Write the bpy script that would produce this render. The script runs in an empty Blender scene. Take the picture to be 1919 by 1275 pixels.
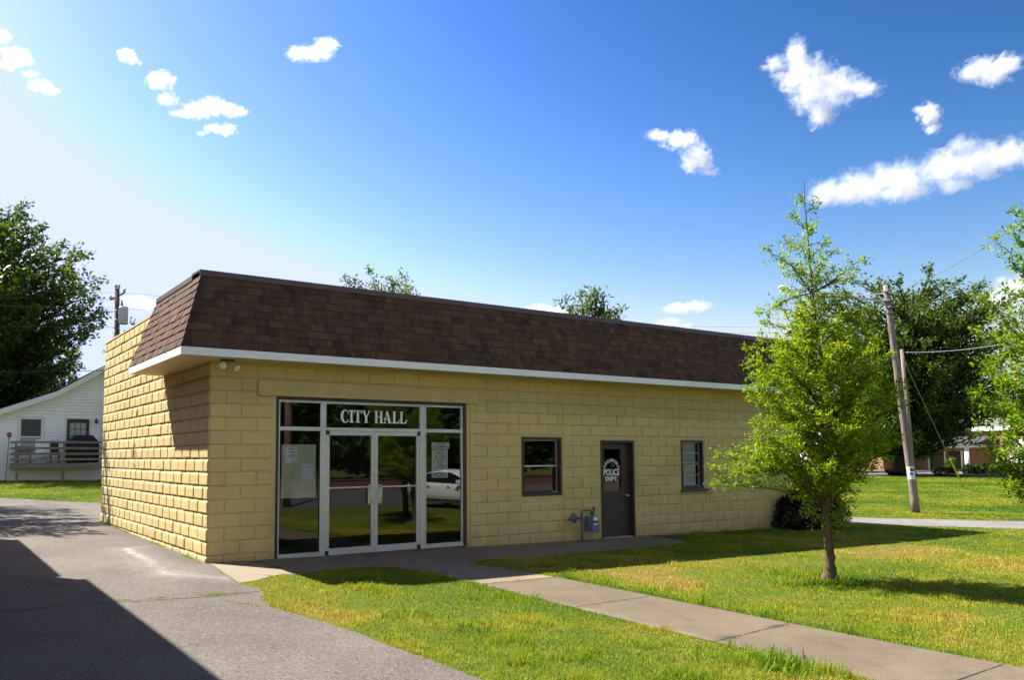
import bpy, bmesh, math, random
import numpy as np
from mathutils import Vector, Matrix, noise
from mathutils.geometry import delaunay_2d_cdt

random.seed(7)
sc = bpy.context.scene
COL = sc.collection
V = Vector

# ------------------------------------------------------------------ camera
F_PX, W_PX, H_PX = 1548.03, 1919.0, 1275.0
PX, PY = -76.34, 102.97
CAM = V((-3.75, -12.821, 1.606))
yaw, pit, rol = math.radians(33.898), math.radians(4.294), math.radians(-0.248)
FWD = V((math.sin(yaw)*math.cos(pit), math.cos(yaw)*math.cos(pit), math.sin(pit)))
_R = V((math.cos(yaw), -math.sin(yaw), 0)); _U = _R.cross(FWD)
RGT = _R*math.cos(rol) + _U*math.sin(rol)
UPV = -_R*math.sin(rol) + _U*math.cos(rol)
cd = bpy.data.cameras.new('camera'); cam = bpy.data.objects.new('camera', cd); COL.objects.link(cam)
cd.sensor_width = 36; cd.sensor_fit = 'HORIZONTAL'; cd.lens = F_PX/W_PX*36
cd.shift_x = -PX/W_PX; cd.shift_y = PY/W_PX
cd.clip_start = .1; cd.clip_end = 6000
m = Matrix.Identity(4)
for i in range(3):
    m[i][0], m[i][1], m[i][2], m[i][3] = RGT[i], UPV[i], -FWD[i], CAM[i]
cam.matrix_world = m
sc.camera = cam

def ray(x, y): return FWD + RGT*((x-W_PX/2-PX)/F_PX) - UPV*((y-H_PX/2-PY)/F_PX)
def at_y(x, y, Y): d = ray(x, y); return CAM + d*((Y-CAM.y)/d.y)
def at_d(x, y, D): return CAM + ray(x, y)*D

def rise(x, y):   # the yard climbs gently behind the drive, towards the house
    return 0.030*max(0.0, min(y-18.0, 25.0))*max(0.0, min(1.0, (22.0-x)/10.0))
def gz(x, y):
    return 0.0125*max(-15.0, min(12.0, y)) - 0.0125*max(-8.0, min(14.0, x)) + rise(x, y)
def gz_np(x, y):
    return 0.0125*np.clip(y, -15, 12) - 0.0125*np.clip(x, -8, 14) + 0.03*np.clip(y-18, 0, 25)*np.clip((22-x)/10, 0, 1)
def ground_at(px, py):
    d = ray(px, py); z = 0
    for _ in range(40):
        t = (z-CAM.z)/d.z; P = CAM + d*t; z = .5*z + .5*gz(P.x, P.y)
    return P

# ------------------------------------------------------------------ light
SUN_L = V((0.43, -0.69, -1.0)).normalized()
el = math.asin(-SUN_L.z); az = math.atan2(-SUN_L.x, -SUN_L.y)   # azimuth from +Y towards +X
w = bpy.data.worlds.new("World"); sc.world = w; w.use_nodes = True
nt = w.node_tree; nt.nodes.clear()
out = nt.nodes.new('ShaderNodeOutputWorld'); bg = nt.nodes.new('ShaderNodeBackground')
sky = nt.nodes.new('ShaderNodeTexSky'); sky.sky_type = 'NISHITA'; sky.sun_disc = False
sky.sun_elevation = el; sky.sun_rotation = az
sky.altitude = 0; sky.air_density = 1.5; sky.dust_density = 1.0; sky.ozone_density = 5
# photographic contrast of the film on the physical sky, channel by channel
sp_ = nt.nodes.new('ShaderNodeSeparateColor'); cb_w = nt.nodes.new('ShaderNodeCombineColor'); nt.links.new(sky.outputs[0], sp_.inputs[0])
for k_, (g_, m_) in enumerate(((3.4, .0425), (2.6, .0525), (3.1, .0180))):
    p_ = nt.nodes.new('ShaderNodeMath'); p_.operation = 'POWER'; p_.inputs[1].default_value = g_
    q_ = nt.nodes.new('ShaderNodeMath'); q_.operation = 'MULTIPLY'; q_.inputs[1].default_value = m_
    nt.links.new(sp_.outputs[k_], p_.inputs[0]); nt.links.new(p_.outputs[0], q_.inputs[0]); mn_ = nt.nodes.new('ShaderNodeMath'); mn_.operation = 'MINIMUM'; mn_.inputs[1].default_value = (2.4, 2.75, 4.2)[k_]
    nt.links.new(q_.outputs[0], mn_.inputs[0]); nt.links.new(mn_.outputs[0], cb_w.inputs[k_])
mx_ = nt.nodes.new('ShaderNodeMath'); mx_.operation = 'MAXIMUM'      # keeps the low horizon from yellowing
nt.links.new(cb_w.inputs[2].links[0].from_socket, mx_.inputs[0]); nt.links.new(cb_w.inputs[1].links[0].from_socket, mx_.inputs[1]); nt.links.new(mx_.outputs[0], cb_w.inputs[2])
nt.links.new(cb_w.outputs[0], bg.inputs[0]); nt.links.new(bg.outputs[0], out.inputs[0])
bg.inputs[1].default_value = 0.1
sl = bpy.data.lights.new('sun', 'SUN'); sl.energy = 4.6; sl.angle = math.radians(.53); sl.color = (1, .95, .86)
so = bpy.data.objects.new('sun', sl); COL.objects.link(so)
so.rotation_euler = SUN_L.to_track_quat('-Z', 'Y').to_euler(); so.location = (-20, 20, 40)
sc.view_settings.view_transform = 'Standard'; sc.view_settings.look = 'None'
sc.view_settings.exposure = 1.7; sc.view_settings.gamma = 1
sc.render.engine = 'CYCLES'
cy = sc.cycles
cy.max_bounces = 16; cy.diffuse_bounces = 4; cy.glossy_bounces = 4; cy.transmission_bounces = 6
cy.transparent_max_bounces = 24; cy.volume_bounces = 12; cy.use_denoising = True
cy.sample_clamp_indirect = 6; cy.caustics_reflective = False; cy.caustics_refractive = False

# ------------------------------------------------------------------ materials
class NB:
    def __init__(s, name):
        s.m = bpy.data.materials.new(name); s.m.use_nodes = True
        s.nt = s.m.node_tree; s.p = s.nt.nodes['Principled BSDF']; s.o = s.nt.nodes['Material Output']
    def n(s, t, **k):
        nd = s.nt.nodes.new(t)
        for a, b in k.items():
            if a.startswith('i_'):
                key = a[2:]; key = int(key) if key.isdigit() else key
                nd.inputs[key].default_value = b
            else: setattr(nd, a, b)
        return nd
    def l(s, a, b): s.nt.links.new(a, b)
    def coord(s, kind='Object'): return s.n('ShaderNodeTexCoord').outputs[kind]
    def noise(s, scale, detail=4, rough=.55, vec=None, stretch=None):
        t = s.n('ShaderNodeTexNoise'); t.inputs['Scale'].default_value = scale
        t.inputs['Detail'].default_value = detail; t.inputs['Roughness'].default_value = rough
        v = vec or s.coord()
        if stretch:
            mp = s.n('ShaderNodeMapping'); mp.inputs['Scale'].default_value = stretch; s.l(v, mp.inputs[0]); v = mp.outputs[0]
        s.l(v, t.inputs['Vector']); return t.outputs['Fac']
    def ramp(s, f, a, b, ca=(0, 0, 0), cb=(1, 1, 1)):
        r = s.n('ShaderNodeValToRGB'); e = r.color_ramp.elements
        e[0].position = a; e[1].position = b; e[0].color = (*ca, 1); e[1].color = (*cb, 1); s.l(f, r.inputs[0]); return r.outputs[0]
    def mix(s, f, a, b, mode='MIX'):
        x = s.n('ShaderNodeMix'); x.data_type = 'RGBA'; x.blend_type = mode
        for sock, v in ((x.inputs[0], f), (x.inputs[6], a), (x.inputs[7], b)):
            if isinstance(v, (int, float)): sock.default_value = v
            elif isinstance(v, tuple): sock.default_value = (*v, 1) if len(v) == 3 else v
            else: s.l(v, sock)
        return x.outputs[2]
    def math(s, op, a, b=0.0):
        x = s.n('ShaderNodeMath'); x.operation = op
        for sock, v in ((x.inputs[0], a), (x.inputs[1], b)):
            if isinstance(v, (int, float)): sock.default_value = v
            else: s.l(v, sock)
        return x.outputs[0]
    def attr(s, name): a = s.n('ShaderNodeAttribute'); a.attribute_name = name; return a.outputs['Fac']
    def bump(s, f, strength=.3, dist=.01):
        b = s.n('ShaderNodeBump'); b.inputs['Strength'].default_value = strength; b.inputs['Distance'].default_value = dist
        s.l(f, b.inputs['Height']); s.l(b.outputs[0], s.p.inputs['Normal'])
    def base(s, c):
        if isinstance(c, tuple): s.p.inputs['Base Color'].default_value = (*c, 1)
        else: s.l(c, s.p.inputs['Base Color'])
    def set(s, **k):
        for a, b in k.items(): s.p.inputs[a.replace('_', ' ')].default_value = b
        return s.m

def simple(name, c, rough=.6, metal=0, var=.12, scale=6, bump=0, spec=.5):
    b = NB(name); f = b.noise(scale, 5, .6)
    b.base(b.mix(b.ramp(f, .3, .7), tuple(x*(1-var) for x in c), tuple(min(1, x*(1+var)) for x in c)))
    if bump: b.bump(b.noise(scale*8, 3), .4, bump)
    return b.set(Roughness=rough, Metallic=metal, Specular_IOR_Level=spec)

def leaf_mat(name, dark, lite, accent=None, trans=.45, warm=(1.25, 1.25, .45)):
    b = NB(name); t = b.attr('tone')
    c = b.mix(t, dark, lite)
    if accent: c = b.mix(b.ramp(t, .86, .93), c, accent)
    b.base(c); b.set(Roughness=.5, Specular_IOR_Level=.35)
    tr = b.n('ShaderNodeBsdfTranslucent'); b.l(b.mix(1.0, c, warm, 'MULTIPLY'), tr.inputs[0])
    mx = b.n('ShaderNodeMixShader'); mx.inputs[0].default_value = trans
    b.l(b.p.outputs[0], mx.inputs[1]); b.l(tr.outputs[0], mx.inputs[2]); b.l(mx.outputs[0], b.o.inputs[0])
    return b.m

def glass_mat(name, refl=.1, tint=(.5, .55, .53)):
    b = NB(name); g = b.n('ShaderNodeBsdfGlossy'); g.inputs['Roughness'].default_value = .01
    g.inputs['Color'].default_value = (1, 1, 1, 1)
    t = b.n('ShaderNodeBsdfTransparent'); t.inputs[0].default_value = (*tint, 1)
    fr = b.n('ShaderNodeFresnel'); fr.inputs[0].default_value = 1.5
    mx = b.n('ShaderNodeMixShader'); b.l(b.math('ADD', fr.outputs[0], refl), mx.inputs[0])
    b.l(t.outputs[0], mx.inputs[1]); b.l(g.outputs[0], mx.inputs[2]); b.l(mx.outputs[0], b.o.inputs[0]); return b.m

def block_mat():
    b = NB('painted_block'); n1 = b.noise(1.3, 6, .6); n2 = b.noise(38, 4, .65); z = b.n('ShaderNodeSeparateXYZ'); b.l(b.coord(), z.inputs[0])
    c = b.mix(b.ramp(n1, .3, .72), (.545, .425, .182), (.630, .500, .225))
    c = b.mix(b.math('MULTIPLY', b.attr('tone'), .35), c, (.495, .38, .165))
    c = b.mix(b.math('MULTIPLY', b.ramp(b.noise(1.6, 6, .68, None, (1, 1, .35)), .52, .74), .38), c, (.36, .27, .125))
    dirt = b.math('MULTIPLY', b.ramp(b.math('ADD', z.outputs[2], b.math('MULTIPLY', b.noise(2.2, 5, .7), .7)), .30, .62, (1, 1, 1), (0, 0, 0)), .42)
    c = b.mix(dirt, c, (.27, .185, .09))
    c = b.mix(b.ramp(n2, .66, .8), c, (.47, .36, .15))
    b.base(c); b.bump(b.noise(55, 5, .7), .35, .012); return b.set(Roughness=.62, Specular_IOR_Level=.35)

def shingle_mat():
    b = NB('shingle'); t = b.attr('tone'); n2 = b.noise(120, 3, .7)
    r = b.n('ShaderNodeValToRGB'); r.color_ramp.interpolation = 'LINEAR'; e = r.color_ramp.elements
    e[0].position = 0; e[0].color = (.024, .015, .011, 1); e[1].position = 1; e[1].color = (.140, .074, .045, 1)
    k = e.new(.45); k.color = (.066, .037, .024, 1); b.l(t, r.inputs[0])
    c = b.mix(b.ramp(n2, .35, .75), r.outputs[0], (.15, .085, .052)); c = b.mix(.6, c, r.outputs[0])
    c = b.mix(b.math('MULTIPLY', b.ramp(b.noise(2, 4, .6, None, (6, 6, .6)), .45, .75), .3), c, (.15, .085, .055))
    b.base(c); b.bump(n2, .6, .004); return b.set(Roughness=.9, Specular_IOR_Level=.2)

def asphalt_mat(name='asphalt', c0=(.066, .053, .045), c1=(.120, .102, .087)):
    b = NB(name); big = b.noise(.55, 6, .62); mid = b.noise(5, 5, .6)
    vo = b.n('ShaderNodeTexVoronoi'); vo.inputs['Scale'].default_value = 75; b.l(b.coord(), vo.inputs['Vector'])
    c = b.mix(b.ramp(big, .34, .66), c0, c1)
    c = b.mix(b.math('MULTIPLY', b.ramp(mid, .5, .75), .35), c, (.118, .100, .086))
    sp = b.n('ShaderNodeSeparateColor'); b.l(vo.outputs['Color'], sp.inputs[0])
    c = b.mix(b.ramp(sp.outputs[0], .72, .95), c, (.175, .152, .132))
    c = b.mix(b.ramp(sp.outputs[1], .80, .97), c, (.045, .038, .036))
    c = b.mix(b.math('MULTIPLY', b.attr('stain'), b.ramp(b.noise(9, 5, .7), .25, .6)), c, (.34, .325, .31))
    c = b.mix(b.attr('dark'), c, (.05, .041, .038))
    b.base(c); b.bump(vo.outputs['Distance'], .55, .006); return b.set(Roughness=.85, Specular_IOR_Level=.3)

def concrete_mat(name='concrete', k=1.0):
    b = NB(name); S = lambda *c: tuple(x*k for x in c); n1 = b.noise(.9, 6, .65); n2 = b.noise(60, 4, .7)
    c = b.mix(b.ramp(n1, .3, .7), S(.092, .069, .043), S(.142, .110, .073))
    c = b.mix(b.ramp(n2, .50, .72), c, S(.19, .155, .12)); c = b.mix(b.math('MULTIPLY', b.ramp(b.noise(4, 5, .7), .5, .75), .5), c, S(.065, .05, .038)); c = b.mix(b.ramp(b.noise(90, 3), .63, .75), c, (.075, .058, .045))
    c = b.mix(b.attr('stain'), c, (.25, .215, .16)); c = b.mix(b.attr('dark'), c, (.04, .032, .026))
    b.base(c); b.bump(n2, .5, .006); return b.set(Roughness=.88, Specular_IOR_Level=.25)

def ground_mat():
    b = NB('turf_soil'); n1 = b.noise(.22, 6, .6); n2 = b.noise(14, 5, .7); n3 = b.noise(1.1, 4, .6)
    c = b.mix(b.ramp(n2, .3, .7), (.045, .055, .010), (.125, .135, .020))
    c = b.mix(b.ramp(n3, .56, .72), c, (.16, .13, .038)); c = b.mix(b.math('MULTIPLY', b.ramp(n1, .4, .65), .4), c, (.075, .12, .015))
    b.base(c); b.bump(n2, .8, .03); return b.set(Roughness=.95, Specular_IOR_Level=.1)

def grass_mat():
    b = NB('grass_blades'); t = b.attr('tone')
    r = b.n('ShaderNodeValToRGB'); e = r.color_ramp.elements
    e[0].position = 0; e[0].color = (.065, .165, .008, 1); e[1].position = 1; e[1].color = (.55, .37, .10, 1)
    for p, c in ((.32, (.19, .29, .010)), (.55, (.33, .35, .016)), (.8, (.43, .35, .042))):
        k = e.new(p); k.color = (*c, 1)
    b.l(t, r.inputs[0]); c = r.outputs[0]
    b.base(c); b.set(Roughness=.6, Specular_IOR_Level=.2)
    tr = b.n('ShaderNodeBsdfTranslucent'); b.l(c, tr.inputs[0])
    mx = b.n('ShaderNodeMixShader'); mx.inputs[0].default_value = .4
    b.l(b.p.outputs[0], mx.inputs[1]); b.l(tr.outputs[0], mx.inputs[2]); b.l(mx.outputs[0], b.o.inputs[0]); return b.m

def bark_mat(name, a, c, scale=9):
    b = NB(name); f = b.noise(scale, 6, .7, None, (1, 1, .22))
    b.base(b.mix(b.ramp(f, .36, .64), a, c)); b.bump(f, .9, .03); return b.set(Roughness=.9, Specular_IOR_Level=.2)

def brick_mat(name='brick', a=(.30, .115, .05), c=(.38, .17, .075), mortar=(.36, .30, .24), sc_=1.0):
    b = NB(name); br = b.n('ShaderNodeTexBrick'); br.inputs['Scale'].default_value = 1
    br.inputs['Brick Width'].default_value = .22*sc_; br.inputs['Row Height'].default_value = .075*sc_; br.inputs['Mortar Size'].default_value = .008*sc_
    mp = b.n('ShaderNodeMapping'); mp.vector_type = 'POINT'; mp.inputs['Rotation'].default_value = (math.pi/2, 0, 0)
    b.l(b.coord('UV'), br.inputs['Vector'])
    br.inputs['Color1'].default_value = (*a, 1); br.inputs['Color2'].default_value = (*c, 1); br.inputs['Mortar'].default_value = (*mortar, 1)
    b.base(b.mix(b.math('MULTIPLY', b.noise(1.5, 5), .35), br.outputs[0], a)); b.bump(br.outputs['Fac'], .4, -.006)
    return b.set(Roughness=.85)

M = {}
M['block'] = block_mat(); M['shingle'] = shingle_mat(); M['asphalt'] = asphalt_mat(); M['concrete'] = concrete_mat()
M['slab'] = concrete_mat('pale_concrete', 1.65); M['lane'] = asphalt_mat('lane_asphalt', (.15, .138, .13), (.22, .205, .195)); M['road'] = asphalt_mat('road_asphalt', (.06, .058, .058), (.09, .086, .085))
M['ground'] = ground_mat(); M['grass'] = grass_mat()
M['plaster'] = simple('painted_plaster', (.565, .44, .185), .6, var=.08, scale=3, bump=.002)
M['soffit'] = simple('soffit_paint', (.56, .43, .19), .6, var=.07, scale=4)
M['white'] = simple('white_metal', (.80, .80, .82), .4, var=.04)
M['white_trim'] = simple('white_trim', (.72, .73, .76), .55, var=.05)
M['siding'] = simple('vinyl_siding', (.86, .86, .88), .5, var=.03, scale=2)
M['alu'] = simple('aluminium', (.62, .62, .62), .42, .55, var=.06, scale=9)
M['brown'] = simple('brown_paint', (.050, .031, .027), .45, var=.15)
M['brown_metal'] = simple('brown_cap', (.095, .052, .040), .4, var=.12, scale=3)
M['glass'] = glass_mat('storefront_glass', .045, (.90, .92, .91)); M['glass_clear'] = glass_mat('clear_glass', .0, (.9, .92, .92)); M['glass_dark'] = glass_mat('window_glass', .06, (.45, .48, .46))
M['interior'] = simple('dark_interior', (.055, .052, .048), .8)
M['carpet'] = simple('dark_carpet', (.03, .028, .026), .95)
M['letter'] = simple('white_lettering', (.82, .83, .85), .5, var=.02)
M['black'] = simple('black_plastic', (.012, .012, .013), .5)
M['black_cloth'] = simple('black_cover', (.016, .014, .018), .8, var=.3, scale=8)
M['paper'] = simple('paper', (.84, .87, .92), .8, var=.03); M['ink'] = simple('ink', (.03, .03, .05), .8)
M['inkgrey'] = simple('faint_ink', (.33, .34, .38), .8)
M['board'] = simple('glass_board', (.62, .66, .50), .35, var=.12, scale=3); M['boardframe'] = simple('pale_frame', (.66, .72, .58), .5)
M['blind'] = simple('white_blind', (.82, .83, .88), .6, var=.05)
M['steel'] = simple('steel', (.6, .6, .6), .25, .95)
M['gas'] = simple('grey_blue_paint', (.115, .155, .215), .5, var=.15, scale=14); M['gaspipe'] = simple('grey_pipe', (.10, .115, .145), .5, var=.2, scale=14)
M['bulb'] = simple('glass_bulb', (.72, .70, .66), .15)
M['rust'] = simple('rusty_bracket', (.06, .035, .02), .7)
M['bark'] = bark_mat('bark', (.055, .036, .024), (.16, .105, .07)); M['bark_dark'] = bark_mat('dark_bark', (.020, .016, .013), (.055, .042, .034), 3)
M['pole'] = bark_mat('pole_wood', (.13, .10, .085), (.30, .245, .215), 5); M['pole_brown'] = bark_mat('creosote_wood', (.14, .075, .045), (.30, .17, .11), 5)
M['deckwood'] = simple('weathered_wood', (.20, .17, .14), .85, var=.25, scale=5)
M['roofdark'] = simple('dark_roofing', (.05, .047, .045), .9)
M['leaf_young'] = leaf_mat('young_tree_leaf', (.060, .165, .006), (.33, .42, .013), (.60, .47, .02), .55)
M['leaf_big'] = leaf_mat('shade_tree_leaf', (.028, .066, .007), (.115, .175, .018), None, .42)
M['leaf_far'] = leaf_mat('far_tree_leaf', (.022, .050, .008), (.075, .125, .018), None, .35)
M['leaf_lime'] = leaf_mat('light_tree_leaf', (.055, .095, .015), (.16, .22, .04), None, .45)
M['leaf_bar'] = leaf_mat('purple_shrub_leaf', (.014, .007, .010), (.040, .018, .024), None, .2, (1.1, .8, .8))
M['brick'] = brick_mat(); M['brick_red'] = brick_mat('red_brick', (.10, .028, .018), (.14, .040, .025), (.12, .095, .08))
M['wire'] = simple('wire', (.03, .03, .03), .6); M['wire_lit'] = simple('aluminium_wire', (.30, .30, .32), .45, .5)
M['yellow'] = simple('yellow_plastic', (.62, .55, .05), .5); M['hydrant'] = simple('hydrant_paint', (.60, .36, .03), .5)
M['carpaint'] = simple('white_car_paint', (.75, .74, .70), .25, var=.02, spec=.7); M['tyre'] = simple('tyre', (.015, .015, .015), .8)
M['carglass'] = simple('tinted_car_glass', (.012, .013, .014), .08, var=0); M['red'] = simple('red_lens', (.45, .02, .015), .3)
M['green_door'] = simple('dark_green_paint', (.012, .035, .030), .5)
M['curtain'] = simple('pale_curtain', (.42, .40, .36), .9, var=.12); M['lamp_brown'] = simple('bronze', (.10, .055, .035), .5)
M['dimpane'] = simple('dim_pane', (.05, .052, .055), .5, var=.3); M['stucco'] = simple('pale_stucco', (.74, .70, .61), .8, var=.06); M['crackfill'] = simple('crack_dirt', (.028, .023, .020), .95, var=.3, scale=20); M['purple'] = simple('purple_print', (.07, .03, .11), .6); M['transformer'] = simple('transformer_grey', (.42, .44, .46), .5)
M['terracotta'] = simple('terracotta', (.28, .10, .06), .8)
M['cloud'] = None

# ------------------------------------------------------------------ mesh builder
class MB:
    def __init__(s): s.v = []; s.f = []; s.a = []; s.smooth = []
    def face(s, pts, tone=0.5, smooth=False):
        b = len(s.v); s.v.extend([tuple(p) for p in pts]); s.f.append(tuple(range(b, b+len(pts)))); s.a.append(tone); s.smooth.append(smooth)
    def raw(s, vs, fs, tone=.5, smooth=False):
        b = len(s.v); s.v.extend([tuple(p) for p in vs])
        for f in fs: s.f.append(tuple(i+b for i in f)); s.a.append(tone); s.smooth.append(smooth)
    def box(s, x0, y0, z0, x1, y1, z1, tone=.5, M4=None):
        vs = [V((x, y, z)) for z in (z0, z1) for y in (y0, y1) for x in (x0, x1)]
        if M4: vs = [M4 @ p for p in vs]
        s.raw(vs, [(0, 2, 3, 1), (4, 5, 7, 6), (0, 1, 5, 4), (2, 6, 7, 3), (0, 4, 6, 2), (1, 3, 7, 5)], tone); return s
    def bbox(s, x0, y0, z0, x1, y1, z1, b=.01, tone=.5, M4=None):   # bevelled box
        vs = []; fs = []
        bm = bmesh.new(); bmesh.ops.create_cube(bm, size=1)
        for v in bm.verts: v.co = V(((x0+x1)/2+v.co.x*(x1-x0), (y0+y1)/2+v.co.y*(y1-y0), (z0+z1)/2+v.co.z*(z1-z0)))
        bmesh.ops.bevel(bm, geom=list(bm.edges), offset=b, segments=2, affect='EDGES', profile=.6)
        bm.verts.index_update()
        vs = [(M4 @ v.co) if M4 else v.co.copy() for v in bm.verts]; fs = [tuple(v.index for v in f.verts) for f in bm.faces]; bm.free()
        s.raw(vs, fs, tone, False); return s
    def tube(s, pts, rad, n=8, tone=.5, cap=True):
        pts = [V(p) for p in pts]
        if isinstance(rad, (int, float)): rad = [rad]*len(pts)
        rings = []; prev = None
        for i, p in enumerate(pts):
            d = (pts[min(i+1, len(pts)-1)] - pts[max(i-1, 0)])
            if d.length < 1e-9: d = V((0, 0, 1))
            d.normalize()
            ref = prev if prev is not None else (V((1, 0, 0)) if abs(d.x) < .8 else V((0, 1, 0)))
            u = ref - d*ref.dot(d)
            if u.length < 1e-6: u = V((0, 1, 0)) - d*d.y
            u.normalize(); prev = u; q = d.cross(u)
            rings.append([p + (u*math.cos(a) + q*math.sin(a))*rad[i] for a in [2*math.pi*k/n for k in range(n)]])
        b = len(s.v)
        for r in rings: s.v.extend([tuple(p) for p in r])
        for i in range(len(rings)-1):
            for k in range(n):
                s.f.append((b+i*n+k, b+i*n+(k+1) % n, b+(i+1)*n+(k+1) % n, b+(i+1)*n+k)); s.a.append(tone); s.smooth.append(True)
        if cap:
            s.f.append(tuple(b+k for k in range(n))[::-1]); s.a.append(tone); s.smooth.append(False)
            s.f.append(tuple(b+(len(rings)-1)*n+k for k in range(n))); s.a.append(tone); s.smooth.append(False)
        return s
    def lathe(s, prof, n=20, M4=None, tone=.5):
        b = len(s.v)
        for r, z in prof:
            for k in range(n):
                p = V((r*math.cos(2*math.pi*k/n), r*math.sin(2*math.pi*k/n), z)); s.v.append(tuple(M4 @ p if M4 else p))
        for i in range(len(prof)-1):
            for k in range(n):
                s.f.append((b+i*n+k, b+i*n+(k+1) % n, b+(i+1)*n+(k+1) % n, b+(i+1)*n+k)); s.a.append(tone); s.smooth.append(True)
        s.f.append(tuple(b+k for k in range(n))[::-1]); s.a.append(tone); s.smooth.append(False)
        s.f.append(tuple(b+(len(prof)-1)*n+k for k in range(n))); s.a.append(tone); s.smooth.append(False)
        return s
    def prism(s, poly, y0, y1, tone=.5):      # polygon in XZ extruded along Y
        n = len(poly); a = [(x, y0, z) for x, z in poly]; b = [(x, y1, z) for x, z in poly]
        s.raw(a+b, [tuple(range(n)), tuple(range(n, 2*n))[::-1]] + [(i, i+n, (i+1) % n+n, (i+1) % n) for i in range(n)], tone); return s
    def prism_x(s, poly, x0, x1, tone=.5):    # polygon in YZ extruded along X
        n = len(poly); a = [(x0, y, z) for y, z in poly]; b = [(x1, y, z) for y, z in poly]
        s.raw(a+b, [tuple(range(n)), tuple(range(n, 2*n))[::-1]] + [(i, i+n, (i+1) % n+n, (i+1) % n) for i in range(n)], tone); return s
    def build(s, name, mat, parent=None, fixn=True):
        me = bpy.data.meshes.new(name); me.from_pydata(s.v, [], s.f)
        at = me.attributes.new('tone', 'FLOAT', 'FACE'); at.data.foreach_set('value', s.a)
        me.polygons.foreach_set('use_smooth', s.smooth)
        if fixn:
            bm = bmesh.new(); bm.from_mesh(me); bmesh.ops.recalc_face_normals(bm, faces=bm.faces); bm.to_mesh(me); bm.free()
        me.materials.append(mat); me.update()
        o = bpy.data.objects.new(name, me); COL.objects.link(o)
        if parent: o.parent = parent; o.matrix_parent_inverse = Matrix.Translation(-absloc(parent))
        return o

def absloc(o): return o.location if o.type == 'EMPTY' else V((0, 0, 0))
def tag(o, label=None, cat=None, group=None, kind=None):
    if label: o['label'] = label
    if cat: o['category'] = cat
    if group: o['group'] = group
    if kind: o['kind'] = kind
    return o
def thing(name, label, cat, loc=(0, 0, 0), group=None):
    o = bpy.data.objects.new(name, None); COL.objects.link(o); o.location = loc; o.empty_display_size = .2
    return tag(o, label, cat, group)
def copy_thing(src, loc=None, rz=None):
    def cp(o, parent):
        c = o.copy(); COL.objects.link(c); c.parent = parent
        if parent is not None: c.matrix_parent_inverse = o.matrix_parent_inverse.copy()
        for ch in list(o.children): cp(ch, c)
        return c
    r = cp(src, None)
    if loc is not None: r.location = loc
    if rz is not None: r.rotation_euler.z = rz
    return r
def uv_box(o, scale=1.0):     # uv in metres, by dominant normal
    me = o.data; uv = me.uv_layers.new(name='UVMap')
    for p in me.polygons:
        n = p.normal
        for li in p.loop_indices:
            c = me.vertices[me.loops[li].vertex_index].co
            u = (c.y, c.z) if abs(n.x) > .7 else ((c.x, c.y) if abs(n.z) > .7 else (c.x, c.z))
            if abs(n.z) <= .7 and abs(n.x) <= .7 and abs(n.y) < .7: u = (math.hypot(c.x, c.y), c.z)
            uv.data[li].uv = (u[0]*scale, u[1]*scale)

# ------------------------------------------------------------------ ground
def axis(a, b, fine0, fine1, fs, cs):
    pts = set([-15.0, 12.0, -8.0, 14.0, 18.0, 43.0, 22.0, 0.0])
    x = fine0
    while x <= fine1: pts.add(round(x, 3)); x += fs
    x = fine1; st = fs
    while x < b: st = min(st*1.35, cs); x += st; pts.add(round(min(x, b), 3))
    x = fine0; st = fs
    while x > a: st = min(st*1.35, cs); x -= st; pts.add(round(max(x, a), 3))
    return sorted(p for p in pts if a <= p <= b)
xs = axis(-900, 900, -10, 30, 1.0, 80); ys = axis(-900, 900, -20, 45, 1.0, 80)
gm = MB(); nx = len(xs)
gm.v = [(x, y, gz(x, y)) for y in ys for x in xs]
for j in range(len(ys)-1):
    for i in range(nx-1): gm.f.append((j*nx+i, j*nx+i+1, (j+1)*nx+i+1, (j+1)*nx+i)); gm.a.append(.5); gm.smooth.append(True)
tag(gm.build('ground', M['ground'], fixn=False), kind='structure')

def inpoly(x, y, poly):
    c = False; j = len(poly)-1
    for i in range(len(poly)):
        xi, yi = poly[i]; xj, yj = poly[j]
        if (yi > y) != (yj > y) and x < (xj-xi)*(y-yi)/(yj-yi)+xi: c = not c
        j = i
    return c
def inpoly_np(x, y, poly):
    c = np.zeros(len(x), bool); j = len(poly)-1
    for i in range(len(poly)):
        xi, yi = poly[i]; xj, yj = poly[j]
        t = ((yi > y) != (yj > y)) & (x < (xj-xi)*(y-yi)/((yj-yi) if yj != yi else 1e-9)+xi)
        c ^= t; j = i
    return c
def densify(poly, step, jit=0, seed=0):
    r = random.Random(seed); o = []
    for i in range(len(poly)):
        a = V(poly[i]+(0,)) if len(poly[i]) == 2 else V(poly[i]); b = V(tuple(poly[(i+1) % len(poly)])+(0,)); n = max(1, int((b-a).length/step))
        for k in range(n):
            p = a.lerp(b, k/n); o.append((p.x+(r.uniform(-jit, jit) if k else 0), p.y+(r.uniform(-jit, jit) if k else 0)))
    return o
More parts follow.
